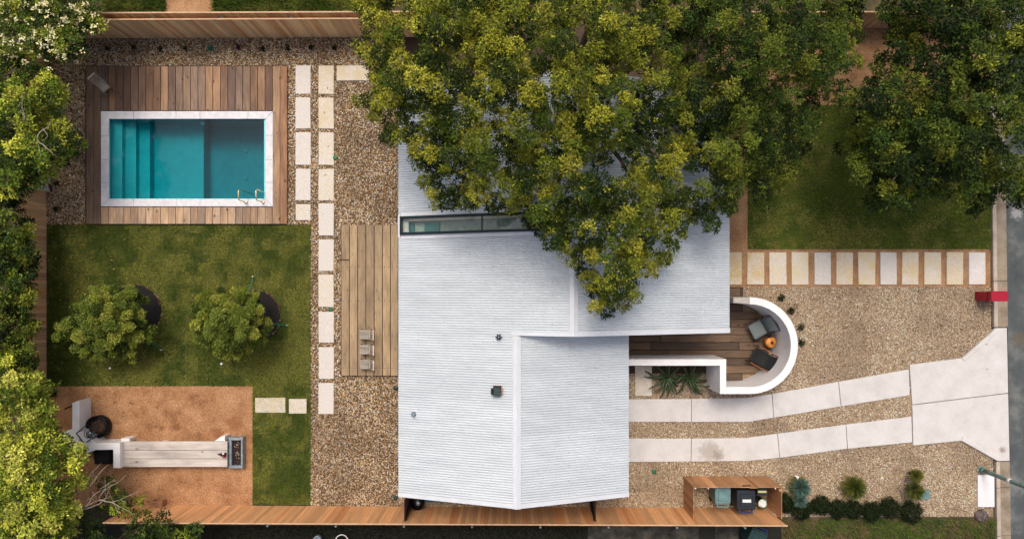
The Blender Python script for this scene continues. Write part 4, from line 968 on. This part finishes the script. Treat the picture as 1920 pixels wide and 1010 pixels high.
def clump_centres(poly, gap, jit=1.0):
    P = np.array(poly); lo, hi = P.min(0), P.max(0); out = []
    cand = NR.uniform(lo, hi, (9000,2)); cand = cand[in_poly(cand, poly)]
    for c_ in cand:
        if all((c_[0]-o_[0])**2+(c_[1]-o_[1])**2 > gap*gap for o_ in out): out.append(c_)
    return np.array(out)
def tree(name, label, poly, zlo, zhi, trunk_px, pal_, leaf=.085, wid=.042, gap=34, rad=(.36,.62), dens=150, under=0.5, trunk_r=.2, limbs=6, per=6, thin=None, cat='tree', tonevar=.25, ext=None, group=None, edge_k=1.2, holes=-.34, spill=.2, zj=.5):
    base = W(*trunk_px)
    t = empty(name, base, label, cat, group)
    cs = clump_centres(poly, gap); ed_ = edge_dist(cs, poly)/62.0
    hole = np.array([mnoise.noise(Vector((c_[0]/62., c_[1]/62., 4.2))) for c_ in cs]); kp = hole > holes; cs = cs[kp]; ed_ = ed_[kp]
    if ext is not None:                                   # only edges inside the frame shape the crown
        ed_ = np.minimum(edge_dist(cs, ext)/62.0, 9)
    z = zlo + (zhi-zlo)*(1-np.exp(-ed_/edge_k)) + NR.normal(0,zj,len(cs))
    Cs, Ns, Cl = [], [], []
    pal_ = np.array([lin(c_) for c_ in pal_])
    centres = []
    layers = [(cs, z, 1.0, ed_)]
    if under > 0:
        m_ = NR.random(len(cs)) < under
        layers.append((cs[m_]+NR.normal(0,gap*.35,(m_.sum(),2)), z[m_]-NR.uniform(.6,1.0,m_.sum())*min(1.5,zlo*.35), .75, ed_[m_]*.8))
    for pts, zz, fac, ee in layers:
        for (px_, py_), zc, e_ in zip(pts, zz, ee):
            r = min(NR.uniform(*rad), spill+.8*e_); c3 = np.array(W(px_, py_, zc)); centres.append(c3)
            k = max(6, int(dens*fac*r*r*2.6))
            if thin is not None: k = max(4, int(k*thin(px_, py_)))
            d = NR.normal(size=(k,3)); d /= np.linalg.norm(d,axis=1,keepdims=True); d[:,2] = np.where(d[:,2] < -.35, -d[:,2], d[:,2])
            rr = r*(.45+.6*np.sqrt(NR.random((k,1)))); off = d*rr*np.array([1,1,.72])
            Cs.append(c3+off); Ns.append(d*.7+np.array([0,0,.75])+NR.normal(0,.22,(k,3)))
            pc = pal_[NR.integers(len(pal_))]; col = np.repeat(pc[None,:], k, 0)*NR.uniform(1-tonevar,1+tonevar)
            odd = NR.random(k) < .18; col[odd] = pal_[NR.integers(len(pal_), size=odd.sum())]
            Cl.append(col*NR.uniform(.8,1.2,(k,1)))
    C = np.concatenate(Cs); N = np.concatenate(Ns); cl = np.concatenate(Cl)
    V, F, cc_ = leaves(C, N, leaf, wid, cl, per=per, droop=.12)
    cr = bulk('crown', V, F, M['leaf'], cc_, t)
    # trunk and limbs
    cen = np.array(centres); mid = cen.mean(0); zt = zlo-.6 if zlo > 1.6 else zlo*.7
    top = Vector((base.x*.6+mid[0]*.4, base.y*.6+mid[1]*.4, max(zt*.75,.5)))
    MB().tube([base-Vector((0,0,.05)), base.lerp(top,.5)+Vector((.06,.04,0)), top], [trunk_r*1.25, trunk_r, trunk_r*.8], 12).build('trunk', M['bark'], t, True)
    idx = NR.permutation(len(cen))[:limbs]
    for i in idx:
        e = Vector(cen[i]); mm = top.lerp(e,.5)+Vector((NR.normal(0,.15),NR.normal(0,.15),.25))
        pts = [top-Vector((0,0,.1)), top.lerp(mm,.55)+Vector((0,0,.08)), mm, mm.lerp(e,.6)+Vector((.05,.05,0)), e]
        MB().tube(pts, [trunk_r*.62,trunk_r*.48,trunk_r*.34,trunk_r*.2,.02], 8).build('branch', M['bark'], t, True)
    return t, cen
def twigs(t, starts, spread, length, n, mat='twig'):
    m = MB()
    for s_ in starts:
        for k in range(n):
            p_ = Vector(s_); d = Vector((RND.uniform(-1,1)+spread[0],RND.uniform(-1,1)+spread[1],RND.uniform(-.1,.4))).normalized(); pts = [p_.copy()]
            for q in range(6):
                d = (d+Vector((RND.uniform(-.45,.45),RND.uniform(-.45,.45),RND.uniform(-.15,.2)))).normalized(); p_ = p_+d*length/6; pts.append(p_.copy())
            m.tube(pts, [.018,.016,.014,.012,.009,.006,.003], 5)
            b_ = pts[3]; m.tube([b_, b_+Vector((RND.uniform(-.3,.3),RND.uniform(-.3,.3),.08)), b_+Vector((RND.uniform(-.5,.5),RND.uniform(-.5,.5),.1))], [.008,.006,.003], 5)
    tag(m.build('bare_twigs', M[mat], t, True), kind='stuff')

OAK = [(138,138,42),(116,122,36),(150,148,50),(54,68,22),(42,56,18),(124,130,40),(74,90,26),(98,108,32),(32,46,16),(46,62,20)]
DARK = [(44,60,20),(60,78,26),(34,48,18),(90,102,32),(50,70,26),(112,118,38),(28,42,16),(74,90,30)]
LIME = [(174,178,64),(150,160,54),(188,188,84),(124,140,46),(164,170,70),(92,108,34),(66,84,26)]
MIDG = [(98,118,38),(124,136,46),(74,94,32),(140,146,50),(52,70,24),(40,56,20)]

big = [(690,-70),(668,15),(684,60),(676,105),(700,140),(684,195),(716,235),(722,275),(760,292),(790,318),(772,340),(806,372),(832,394),(890,396),(960,388),(985,408),(1015,440),(1052,482),(1088,500),(1096,545),(1128,586),(1166,588),(1188,552),(1225,510),(1262,472),(1284,432),(1290,380),(1300,300),(1285,200),(1270,100),(1260,-70)]
tree('oak_tree', 'large yellow-green oak spreading over the white roof', big, 5.6, 8.8, (1085,185), OAK, leaf=.084, wid=.042, dens=310, gap=21, rad=(.17,.36), under=.85, holes=-.42, zj=.6, trunk_r=.3, limbs=6, ext=[p for p in big if p[1] > -60]+[(1500,-600),(600,-600)] if False else None)
mid_ = [(1240,-70),(1262,100),(1275,200),(1285,300),(1282,360),(1300,425),(1330,432),(1366,405),(1390,392),(1432,388),(1470,345),(1502,300),(1516,252),(1536,222),(1518,188),(1566,166),(1598,128),(1614,70),(1622,-70)]
tree('oak_tree', 'dark green oak between the roof and the front lawn', mid_, 4.6, 7.4, (1395,150), DARK+[(104,112,36)], leaf=.086, wid=.043, dens=285, gap=22, rad=(.19,.38), under=.9, holes=-.5, zj=.55, trunk_r=.24, limbs=8)
rt = [(1660,-70),(1648,30),(1670,60),(1652,110),(1636,150),(1586,190),(1566,204),(1598,240),(1592,290),(1598,335),(1640,385),(1690,405),(1720,375),(1760,360),(1800,392),(1840,402),(1872,360),(1900,380),(1960,390),(1990,-70)]
tree('street_tree', 'dark green street tree shading the front lawn and kerb', rt, 3.6, 6.2, (1800,150), DARK, leaf=.105, wid=.054, dens=215, gap=23, rad=(.2,.4), under=.85, holes=-.5, zj=.5, trunk_r=.22, limbs=8)
lt = [(-60,120),(40,112),(70,130),(95,150),(118,165),(128,185),(112,205),(95,222),(128,235),(150,262),(143,290),(115,300),(98,320),(85,345),(60,352),(42,362),(-60,372)]
t_, cen_ = tree('tree', 'bright green tree hanging over the left edge beside the pool deck', lt, 2.6, 4.2, (10,250), MIDG+LIME[:2], leaf=.11, wid=.055, dens=190, gap=21, rad=(.2,.38), under=.9, holes=-.6, spill=.22, zj=.3, trunk_r=.14)
twigs(t_, [W(70,262,3.9), W(45,228,4.0)], (.6,.2), .9, 2)
fl = [(-60,-60),(150,-60),(185,-10),(190,30),(185,55),(165,62),(155,85),(128,108),(110,112),(60,108),(-60,118)]
t_, cen_ = tree('flowering_tree', 'tree covered in cream blossom in the top left corner', fl, 2.8, 4.0, (60,-20), MIDG, leaf=.11, wid=.055, dens=170, gap=22, rad=(.2,.38), under=.9, holes=-.6, spill=.22, zj=.3, trunk_r=.12)
nb = 560; bi = NR.integers(len(cen_), size=nb); bc = cen_[bi]+NR.normal(0,.24,(nb,3))*np.array([1,1,.3])+np.array([0,0,.38])
V, F, cc_ = leaves(bc, np.tile([0,0,1.0],(nb,1))+NR.normal(0,.25,(nb,3)), .09, .06, np.tile(np.array([lin((228,218,164))]),(nb,1)), per=5, up=.25)
tag(bulk('blossom', V, F, M['flower'], np.clip(cc_,0,.9), t_), kind='stuff')
lm = [(-60,375),(30,372),(48,385),(36,410),(58,425),(70,450),(60,480),(76,500),(52,530),(66,560),(44,585),(66,610),(46,640),(62,660),(72,690),(54,712),(30,700),(-60,660)]
tree('tree', 'dark green tree overhanging the fence left of the lawn', lm, 2.2, 3.4, (0,560), DARK+MIDG[:2], leaf=.115, wid=.058, dens=185, gap=20, rad=(.2,.38), under=.9, holes=-.6, spill=.22, zj=.3, trunk_r=.14)
ll = [(-60,650),(30,655),(60,690),(88,715),(80,745),(105,765),(92,790),(110,815),(130,826),(160,845),(168,852),(150,870),(158,895),(140,925),(150,960),(130,1000),(140,1070),(-60,1070)]
t_, cen_ = tree('tree', 'lime green tree filling the lower left corner', ll, 2.6, 4.4, (20,900), LIME, leaf=.11, wid=.056, dens=200, gap=21, rad=(.2,.38), under=.9, holes=-.6, spill=.22, zj=.3, trunk_r=.16)
twigs(t_, [W(150,955,2.6), W(160,915,2.5), W(185,935,2.4)], (.6,.5), 1.5, 4)
lb = [(150,1000),(160,960),(185,930),(180,900),(205,898),(225,905),(240,925),(275,940),(290,962),(330,968),(372,990),(385,1070),(140,1070)]
tree('tree', 'leafy green shrub tree beside bare grey twigs at the bottom left', lb, 1.7, 2.8, (230,990), MIDG+DARK[:3], leaf=.1, wid=.05, dens=150, gap=25, under=.5, trunk_r=.09, rad=(.25,.45))

def lawn_tree(label, poly, base, zlo, zhi, pal_, gap, rad):
    return tree('lawn_tree', label, poly, zlo, zhi, base, pal_, leaf=.06, wid=.04, gap=gap, rad=rad, dens=1500, under=.9, trunk_r=.07, holes=-2, spill=.13, zj=.16, limbs=6, per=6, tonevar=.18, edge_k=.45, group='young trees on the back lawn')
OLV = [(124,132,48),(104,116,40),(140,144,58),(86,100,34),(108,120,48),(58,72,24)]
t1 = [(104,632),(112,610),(140,595),(150,562),(180,545),(215,538),(250,540),(266,555),(268,585),(272,605),(290,612),(284,632),(258,642),(245,668),(210,672),(170,668),(140,655)]
lawn_tree('spreading olive green young tree on the lawn near the fence', t1, (255,585), 1.3, 2.5, OLV+[(90,104,40)], 16, (.15,.24))
t2 = [(362,600),(366,565),(392,548),(420,546),(452,545),(478,552),(494,575),(502,600),(500,625),(488,648),(470,652),(455,668),(430,672),(412,655),(385,640),(366,625)]
lawn_tree('compact round olive green young tree in a dark mulch ring', t2, (478,592), 1.4, 2.7, OLV, 16, (.15,.24))
for (x,y,r,lab) in ((255,583,48.5,'dark mulch circle under the spreading lawn tree'),(479,592,47,'dark mulch circle under the round lawn tree')):
    q = W(x,y); rr = r/S; pts = [(q.x+rr*(1+.02*math.sin(5*a)+RND.uniform(-.015,.015))*math.cos(a), q.y+rr*(1+RND.uniform(-.02,.02))*math.sin(a)) for a in [2*math.pi*i/60 for i in range(60)]]
    tag(MB().prism(pts, 0.0, .075).build('mulch_ring', M['mulch']), lab, None, None, 'structure')

# yuccas: stiff needle rosettes
def needles(name, parent, q, r, n, cols, zc=.3, wid=.012):
    d = NR.normal(size=(n,3)); d[:,2] = np.abs(d[:,2])*.75+.02; d /= np.linalg.norm(d,axis=1,keepdims=True)
    ln = r*NR.uniform(.75,1.08,(n,1)); b_ = np.array([q.x,q.y,zc])+d*.06; tip = b_+d*ln
    s_ = np.cross(d, NR.normal(size=(n,3))); s_ /= np.linalg.norm(s_,axis=1,keepdims=True); wv = s_*wid
    V = np.stack([b_-wv*.7, b_+d*ln*.45-wv, tip, b_+d*ln*.45+wv], 1).reshape(-1,3); F = np.arange(len(V)).reshape(-1,4)
    c_ = np.array([lin(x) for x in cols])[NR.integers(len(cols), size=n)]*NR.uniform(.75,1.2,(n,1))
    return bulk(name, V, F, M['leaf'], np.repeat(c_,4,0), parent)
BLU = [(92,122,112),(110,138,126),(70,98,88)]; YEL = [(120,118,52),(138,130,66),(104,108,44)]; GRN = [(72,88,36),(88,102,44),(60,76,32)]
def yucca(px, py, r, cols, skirt, label):
    q = W(px,py,.35); t = empty('yucca', (q.x,q.y,0), label, 'plant', 'yuccas in the front gravel')
    MB().tube([(q.x,q.y,0),(q.x,q.y,.34)], [.07,.06], 8).build('stem', M['bark'], t, True)
    needles('leaf_rosette', t, q, r, 520, cols, .36)
    if skirt: 
        d = W(px+4,py-2,.1); needles('dry_leaf_skirt', t, Vector((q.x,q.y,0)), r*1.22, 320, YEL, .12)
yucca(1500,913,.40,BLU,True,'bluish spiky yucca beside the bin enclosure')
yucca(1499,938,.26,BLU,False,'small bluish yucca just below the larger bluish one')
yucca(1602,914,.46,GRN+YEL[:1],True,'green yucca with yellow skirt in the middle of the gravel')
yucca(1713,918,.40,GRN+YEL[:1],False,'green yucca beside the teal utility cover')
yucca(1716,890,.26,YEL+GRN[:1],False,'small yellowish yucca above the rightmost yucca')

def shrub(px, py, r, label, pal_, name='hedge_shrub', group='dark shrubs along the lower gravel edge', n=760):
    q = W(px,py,r*.8); t = empty(name, (q.x,q.y,0), label, 'shrub', group)
    d = NR.normal(size=(n,3)); d /= np.linalg.norm(d,axis=1,keepdims=True); d[:,2] = np.abs(d[:,2])
    bump_ = 1+.16*np.sin(d[:,0]*7+px)*np.cos(d[:,1]*6+py)+.1*np.sin(d[:,0]*15+d[:,1]*11+py)
    C = np.array([q.x,q.y,r*.5])+d*(r*bump_*NR.uniform(.72,1.08,n))[:,None]*np.array([1,1,.8])
    V, F, cc_ = leaves(C, d+np.array([0,0,.3]), .05, .026, np.array([lin(c_) for c_ in pal_])[NR.integers(len(pal_), size=n)], per=5)
    bulk('crown', V, F, M['leaf'], cc_, t); MB().tube([(q.x,q.y,0),(q.x,q.y,r*.7)], [.04,.03], 6).build('trunk', M['bark'], t)
BOX = [(24,36,14),(32,44,18),(18,28,11),(44,58,24)]
for x, y, lab in ((1474,947,'dark clipped shrub touching the bin enclosure corner'),(1508,956,'dark clipped shrub below the small bluish yucca'),(1543,951,'dark clipped shrub third from the bin enclosure'),(1576,957,'dark clipped shrub just left of the middle yucca'),
                  (1604,959,'dark clipped shrub directly below the middle yucca'),(1636,957,'dark clipped shrub just right of the middle yucca'),(1672,955,'dark clipped shrub second from the right end of the row'),(1709,958,'dark clipped shrub at the right end of the row')):
    shrub(x+RND.uniform(-4,4), y+RND.uniform(-4,3), RND.uniform(.29,.41), lab, BOX)
def seedling(px, py, r, label, cols, group, n=26):
    q = W(px,py); t = empty('seedling', (q.x,q.y,0), label, 'plant', group)
    d = NR.normal(size=(n,3)); d[:,2] = np.abs(d[:,2]); d /= np.linalg.norm(d,axis=1,keepdims=True)
    C = np.array([q.x,q.y,.05])+d*r*NR.uniform(.2,.8,(n,1))
    V, F, cc_ = leaves(C, d+np.array([0,0,.5]), .06, .028, np.array([lin(c_) for c_ in cols])[NR.integers(len(cols), size=n)], per=4)
    bulk('leaf_tuft', V, F, M['leaf'], cc_, t, 'stuff'); MB().tube([(q.x,q.y,0),(q.x,q.y,.12)], .01, 5).build('stem', M['bark'], t)
SEED = [(26,38,18),(36,48,22),(20,30,16)]
for i, x in enumerate((204,253,303,350,396,448.5,494,540,584,628)):
    nth = ('leftmost','second','third','fourth','fifth','sixth','seventh','eighth','ninth','rightmost')[i]
    lab = nth + ' small dark seedling, counted from the left, in the gravel under the top fence'; cols = SEED
    if i == 4: lab = 'teal seedling in the gravel row under the top fence'; cols = [(20,110,96),(40,130,110)]
    if i == 5: lab = 'purplish seedling in the gravel row under the top fence'; cols = [(60,44,70),(44,34,52)]
    seedling(x, 92+RND.uniform(-2,2), .12, lab, cols, 'seedlings under the top fence')
for x, y, lab in ((108,344,'small dark plant in gravel near the white post rack'),(107,392,'small dark plant in gravel at the lower left of the pool'),(108,177,'small dark green plant under the left tree by the pool')):
    seedling(x, y, .13, lab, SEED, 'plants in the gravel left of the pool', 34)
for x, y, lab in ((1463,558,'tuft outside the top of the curved wall'),(1482,582,'second tuft outside the curved wall'),(1501,613,'third tuft outside the curved wall'),(1501,642,'lowest tuft outside the curved wall')):
    seedling(x, y, .17, 'dark green '+lab, [(34,46,18),(50,62,26),(26,36,14)], 'tufts outside the curved wall', 40)

# octopus-like succulents in the planter bed
def octopus(px, py, label, seed):
    r_ = random.Random(seed); q = W(px,py); t = empty('succulent', (q.x,q.y,0), label, 'plant', 'sprawling succulents behind the low wall')
    MB().tube([(q.x,q.y,0),(q.x,q.y,.25)], [.07,.05], 8).build('stem', M['succ'], t, True)
    for k in range(17):
        a = 2*math.pi*k/17+r_.uniform(-.25,.25); l_ = r_.uniform(.55,1.15); p_ = Vector((q.x,q.y,.2)); el = r_.uniform(.5,1.1); pts = [p_.copy()]
        for s_ in range(7):
            el -= r_.uniform(.12,.36); a += r_.uniform(-.42,.42)
            p_ = p_+Vector((math.cos(a)*math.cos(el),math.sin(a)*math.cos(el),math.sin(el)))*l_/7; p_.z = max(p_.z,.05); pts.append(p_.copy())
        MB().tube(pts, [.044,.05,.05,.046,.04,.033,.024,.008], 7).build('arm', M['succ'], t, True)
octopus(1246,706,'left sprawling dark green succulent beside the stone slab',3)
octopus(1289,708,'right sprawling dark green succulent near the white return wall',8)

# ------------------------------------------------------------------ grass and gravel (stuff)
def fbm(x, y, s, seed):
    return np.array([mnoise.fractal(Vector((a*s+seed, b*s, seed*.7)), .9, 2.1, 4) for a, b in zip(x, y)])
def grass(name, rects, dens, h, label, green, dry, z0=.02, excl=(), wd=.011, dry_bias=0.0):
    xs_, ys_ = [], []
    for r in rects:
        a_ = W(r[0],r[3]); b_ = W(r[2],r[1]); n = int(abs((b_.x-a_.x)*(b_.y-a_.y))*dens)
        xs_.append(NR.uniform(a_.x,b_.x,n)); ys_.append(NR.uniform(a_.y,b_.y,n))
    x = np.concatenate(xs_); y = np.concatenate(ys_)
    keep = np.ones(len(x), bool)
    for (ex, ey, er) in excl:
        q = W(ex,ey); keep &= ((x-q.x)**2+(y-q.y)**2) > (er/S)**2
    x, y = x[keep], y[keep]; n = len(x)
    gx = np.round(x*6)/6; gy = np.round(y*6)/6; key, inv = np.unique(np.stack([gx,gy],1), axis=0, return_inverse=True); inv = inv.ravel()
    f1 = fbm(key[:,0], key[:,1], .55, 3.3)[inv]; f2 = fbm(key[:,0], key[:,1], 2.2, 9.1)[inv]
    k = np.clip(.36+f1*1.7+f2*1.2+dry_bias+NR.normal(0,.16,n), 0, 1)[:,None]
    G = np.array([lin(c_) for c_ in green]); D_ = np.array([lin(c_) for c_ in dry])
    col = (G[NR.integers(len(G),size=n)]*(1-k)+D_[NR.integers(len(D_),size=n)]*k)*NR.uniform(.7,1.25,(n,1))
    a_ = NR.uniform(0,6.283,n); le = NR.uniform(.25,1.1,n); hh = h*NR.uniform(.6,1.3,n)
    dx, dy = np.cos(a_), np.sin(a_); w_ = wd*NR.uniform(.7,1.3,n)
    B0 = np.stack([x-dy*w_, y+dx*w_, np.full(n,z0)],1); B1 = np.stack([x+dy*w_, y-dx*w_, np.full(n,z0)],1)
    T = np.stack([x+dx*hh*le, y+dy*hh*le, z0+hh],1)
    V = np.stack([B0,B1,T],1).reshape(-1,3); F = np.arange(len(V)).reshape(-1,3)
    return tag(bulk(name, V, F, M['grass'], np.repeat(col,3,0)), label, 'grass', None, 'stuff')
LG = [(68,88,20),(86,106,26),(54,74,16),(94,112,32)]; LD = [(142,144,60),(124,132,50),(158,152,78)]
grass('lawn_grass', LAWN_L, 1900, .055, 'mottled green lawn grass below the pool deck', LG, LD, excl=((255,583,48),(479,592,46.5)))
grass('front_lawn_grass', [(1402,198,1857,467)], 1500, .06, 'green lawn grass below the street trees', [(104,128,34),(90,114,30),(120,140,46)], [(154,160,66),(166,160,84)], dry_bias=-.05)
grass('rear_grass', [(195,-40,312,24),(400,-40,700,24)], 700, .22, 'tall green grass beyond the top fence', [(66,88,28),(84,104,36),(52,74,24)], [(110,120,50)], wd=.02)
grass('verge_grass', [(1465,972,1866,1030)], 480, .13, 'patchy rough grass at the lower right edge', [(78,104,28),(92,120,36)], [(128,112,70),(104,98,56)], wd=.014)
grass('shaded_grass', [(380,984,1100,1040)], 700, .08, 'dark shaded grass beyond the bottom fence', [(26,30,14),(34,36,18)], [(44,42,26)], wd=.014)  # blade colours darkened to carry the shade behind the fence

def pebbles(name, rects, dens, size, cols, label, excl=(), zmax=.03, excl_c=(), pts=None):
    xs_, ys_ = [], []
    for r in rects:
        a_ = W(r[0],r[3]); b_ = W(r[2],r[1]); n = int(abs((b_.x-a_.x)*(b_.y-a_.y))*dens)
        xs_.append(NR.uniform(a_.x,b_.x,n)); ys_.append(NR.uniform(a_.y,b_.y,n))
    if pts is not None: xs_ = [pts[:,0]]; ys_ = [pts[:,1]]
    x = np.concatenate(xs_); y = np.concatenate(ys_); keep = np.ones(len(x), bool)
    pxx = CX+x*S; pyy = CY-y*S
    for e in excl: keep &= ~((pxx > e[0]) & (pxx < e[2]) & (pyy > e[1]) & (pyy < e[3]))
    for e in excl_c: keep &= ~in_poly(np.stack([pxx,pyy],1), e)
    x, y = x[keep], y[keep]; n = len(x)
    s_ = size*NR.uniform(.55,1.35,n)
    ang = NR.uniform(0,6.283,n); el = NR.uniform(.55,.95,n)
    u = np.array([[1,0,0],[0,1,0],[-1,0,0],[0,-1,0],[0,0,1],[0,0,-.6]],float)
    P = u[None,:,:]*(1+NR.normal(0,.16,(n,6,1))) + NR.normal(0,.14,(n,6,3))
    P[...,0] *= s_[:,None]; P[...,1] *= (s_*el)[:,None]; P[...,2] *= (s_*NR.uniform(.45,.75,n))[:,None]
    ca, sa = np.cos(ang)[:,None], np.sin(ang)[:,None]; X = P[...,0]*ca-P[...,1]*sa; Y = P[...,0]*sa+P[...,1]*ca
    tl = NR.normal(0,.35,(n,1)); Z = P[...,2]+X*tl
    V = np.stack([X+x[:,None], Y+y[:,None], Z+ (NR.uniform(.006,zmax,n))[:,None]], 2).reshape(-1,3)
    fo = np.array([[0,1,4],[1,2,4],[2,3,4],[3,0,4],[1,0,5],[2,1,5],[3,2,5],[0,3,5]]); F = (np.arange(n)[:,None,None]*6+fo[None]).reshape(-1,3)
    cl = np.array([lin(c_) for c_ in cols])[NR.integers(len(cols),size=n)]*NR.uniform(.7,1.2,(n,1))
    gk = np.round(np.stack([x,y],1)*3)/3; key, inv = np.unique(gk, axis=0, return_inverse=True); cl = cl*np.clip(1+.55*fbm(key[:,0],key[:,1],.6,5.5)[inv.ravel()],.72,1.2)[:,None]
    return tag(bulk(name, V, F, M['pebble'], np.clip(np.repeat(cl,6,0),0,.85)), label, 'gravel', None, 'stuff')
PB = [(216,186,142),(198,160,112),(226,208,178),(240,233,220),(160,122,82),(212,184,142),(128,96,66),(196,158,108),(234,223,203),(172,146,114),(216,192,154)]
ex_l = [(555,124,583,177),(640,422,748,704),(162,124,538,420)] + [(555,a,583,b) for a,b,_ in A] + [(598,a,626,b) for a,b,_ in B] + [(632,124,692,152)]
pebbles('river_pebbles', GR_L, 760, .031, PB, 'brown and white river pebbles round the pool and paths', ex_l)
PF = [(226,202,168),(212,186,152),(236,218,192),(192,166,134),(240,228,208),(160,134,106),(226,206,176),(116,96,76)]
strips = [list(up_t)+list(up_b)[::-1], list(lo_t)+list(lo_b)[::-1], [(1704,683),(1801,671),(1864,614),(1900,614),(1900,864),(1868,864),(1800,825),(1711,834)]]
RI_px = [(cpx[0]+RO*S*math.cos(a), cpx[1]-RO*S*math.sin(a)) for a in [math.pi/2-math.pi*i/24 for i in range(25)]] + [(1330,730),(1330,668),(1150,668),(1150,560),(1390,560)]
pebbles('fine_gravel', GR_R+[(750,925,1150,952)], 880, .0245, PF, 'fine tan gravel round the driveway ribbons', [(1831,889,1862,948)], .02, strips+[RI_px])

# fallen leaves
n = 900; ax = NR.uniform(0,1,n)
zones = [(95,130,160,420,120),(90,730,300,940,160),(95,425,250,720,120),(590,130,745,420,90),(1405,205,1850,460,130),(1370,60,1850,195,160),(1400,545,1850,700,60),(585,780,745,940,40)]
Pl = []
for (x0_,y0_,x1_,y1_,k) in zones:
    for _ in range(k):
        q = W(RND.uniform(x0_,x1_), RND.uniform(y0_,y1_)); Pl.append((q.x,q.y,.062))
Pl = np.array(Pl); n = len(Pl); lc = np.array([lin(c_) for c_ in ((150,110,60),(120,84,46),(176,150,84),(96,70,40),(140,140,70))])[NR.integers(5,size=n)]
V, F, cc_ = leaves(Pl, np.tile([0,0,1.0],(n,1))+NR.normal(0,.3,(n,3)), .08, .045, lc, per=1, up=0.05)
tag(bulk('leaf_litter', V, F, M['leaf'], cc_), 'scattered fallen brown leaves on gravel and lawns', 'leaves', None, 'stuff')


for (x,y,r,lab) in ((255,583,49.5,'reddish pebbles edging the mulch under the spreading lawn tree'),(479,592,48,'reddish pebbles edging the mulch under the round lawn tree')):
    q = W(x,y); a_ = NR.uniform(0,6.283,230); rr = (r/S)*(1+NR.normal(0,.025,230)); pts = np.stack([q.x+rr*np.cos(a_), q.y+rr*np.sin(a_)],1)
    o = pebbles('edging_pebbles', [], 1, .034, [(120,78,62),(150,104,84),(90,60,48),(190,160,140)], lab, pts=pts, zmax=.05); o.location.z += .03
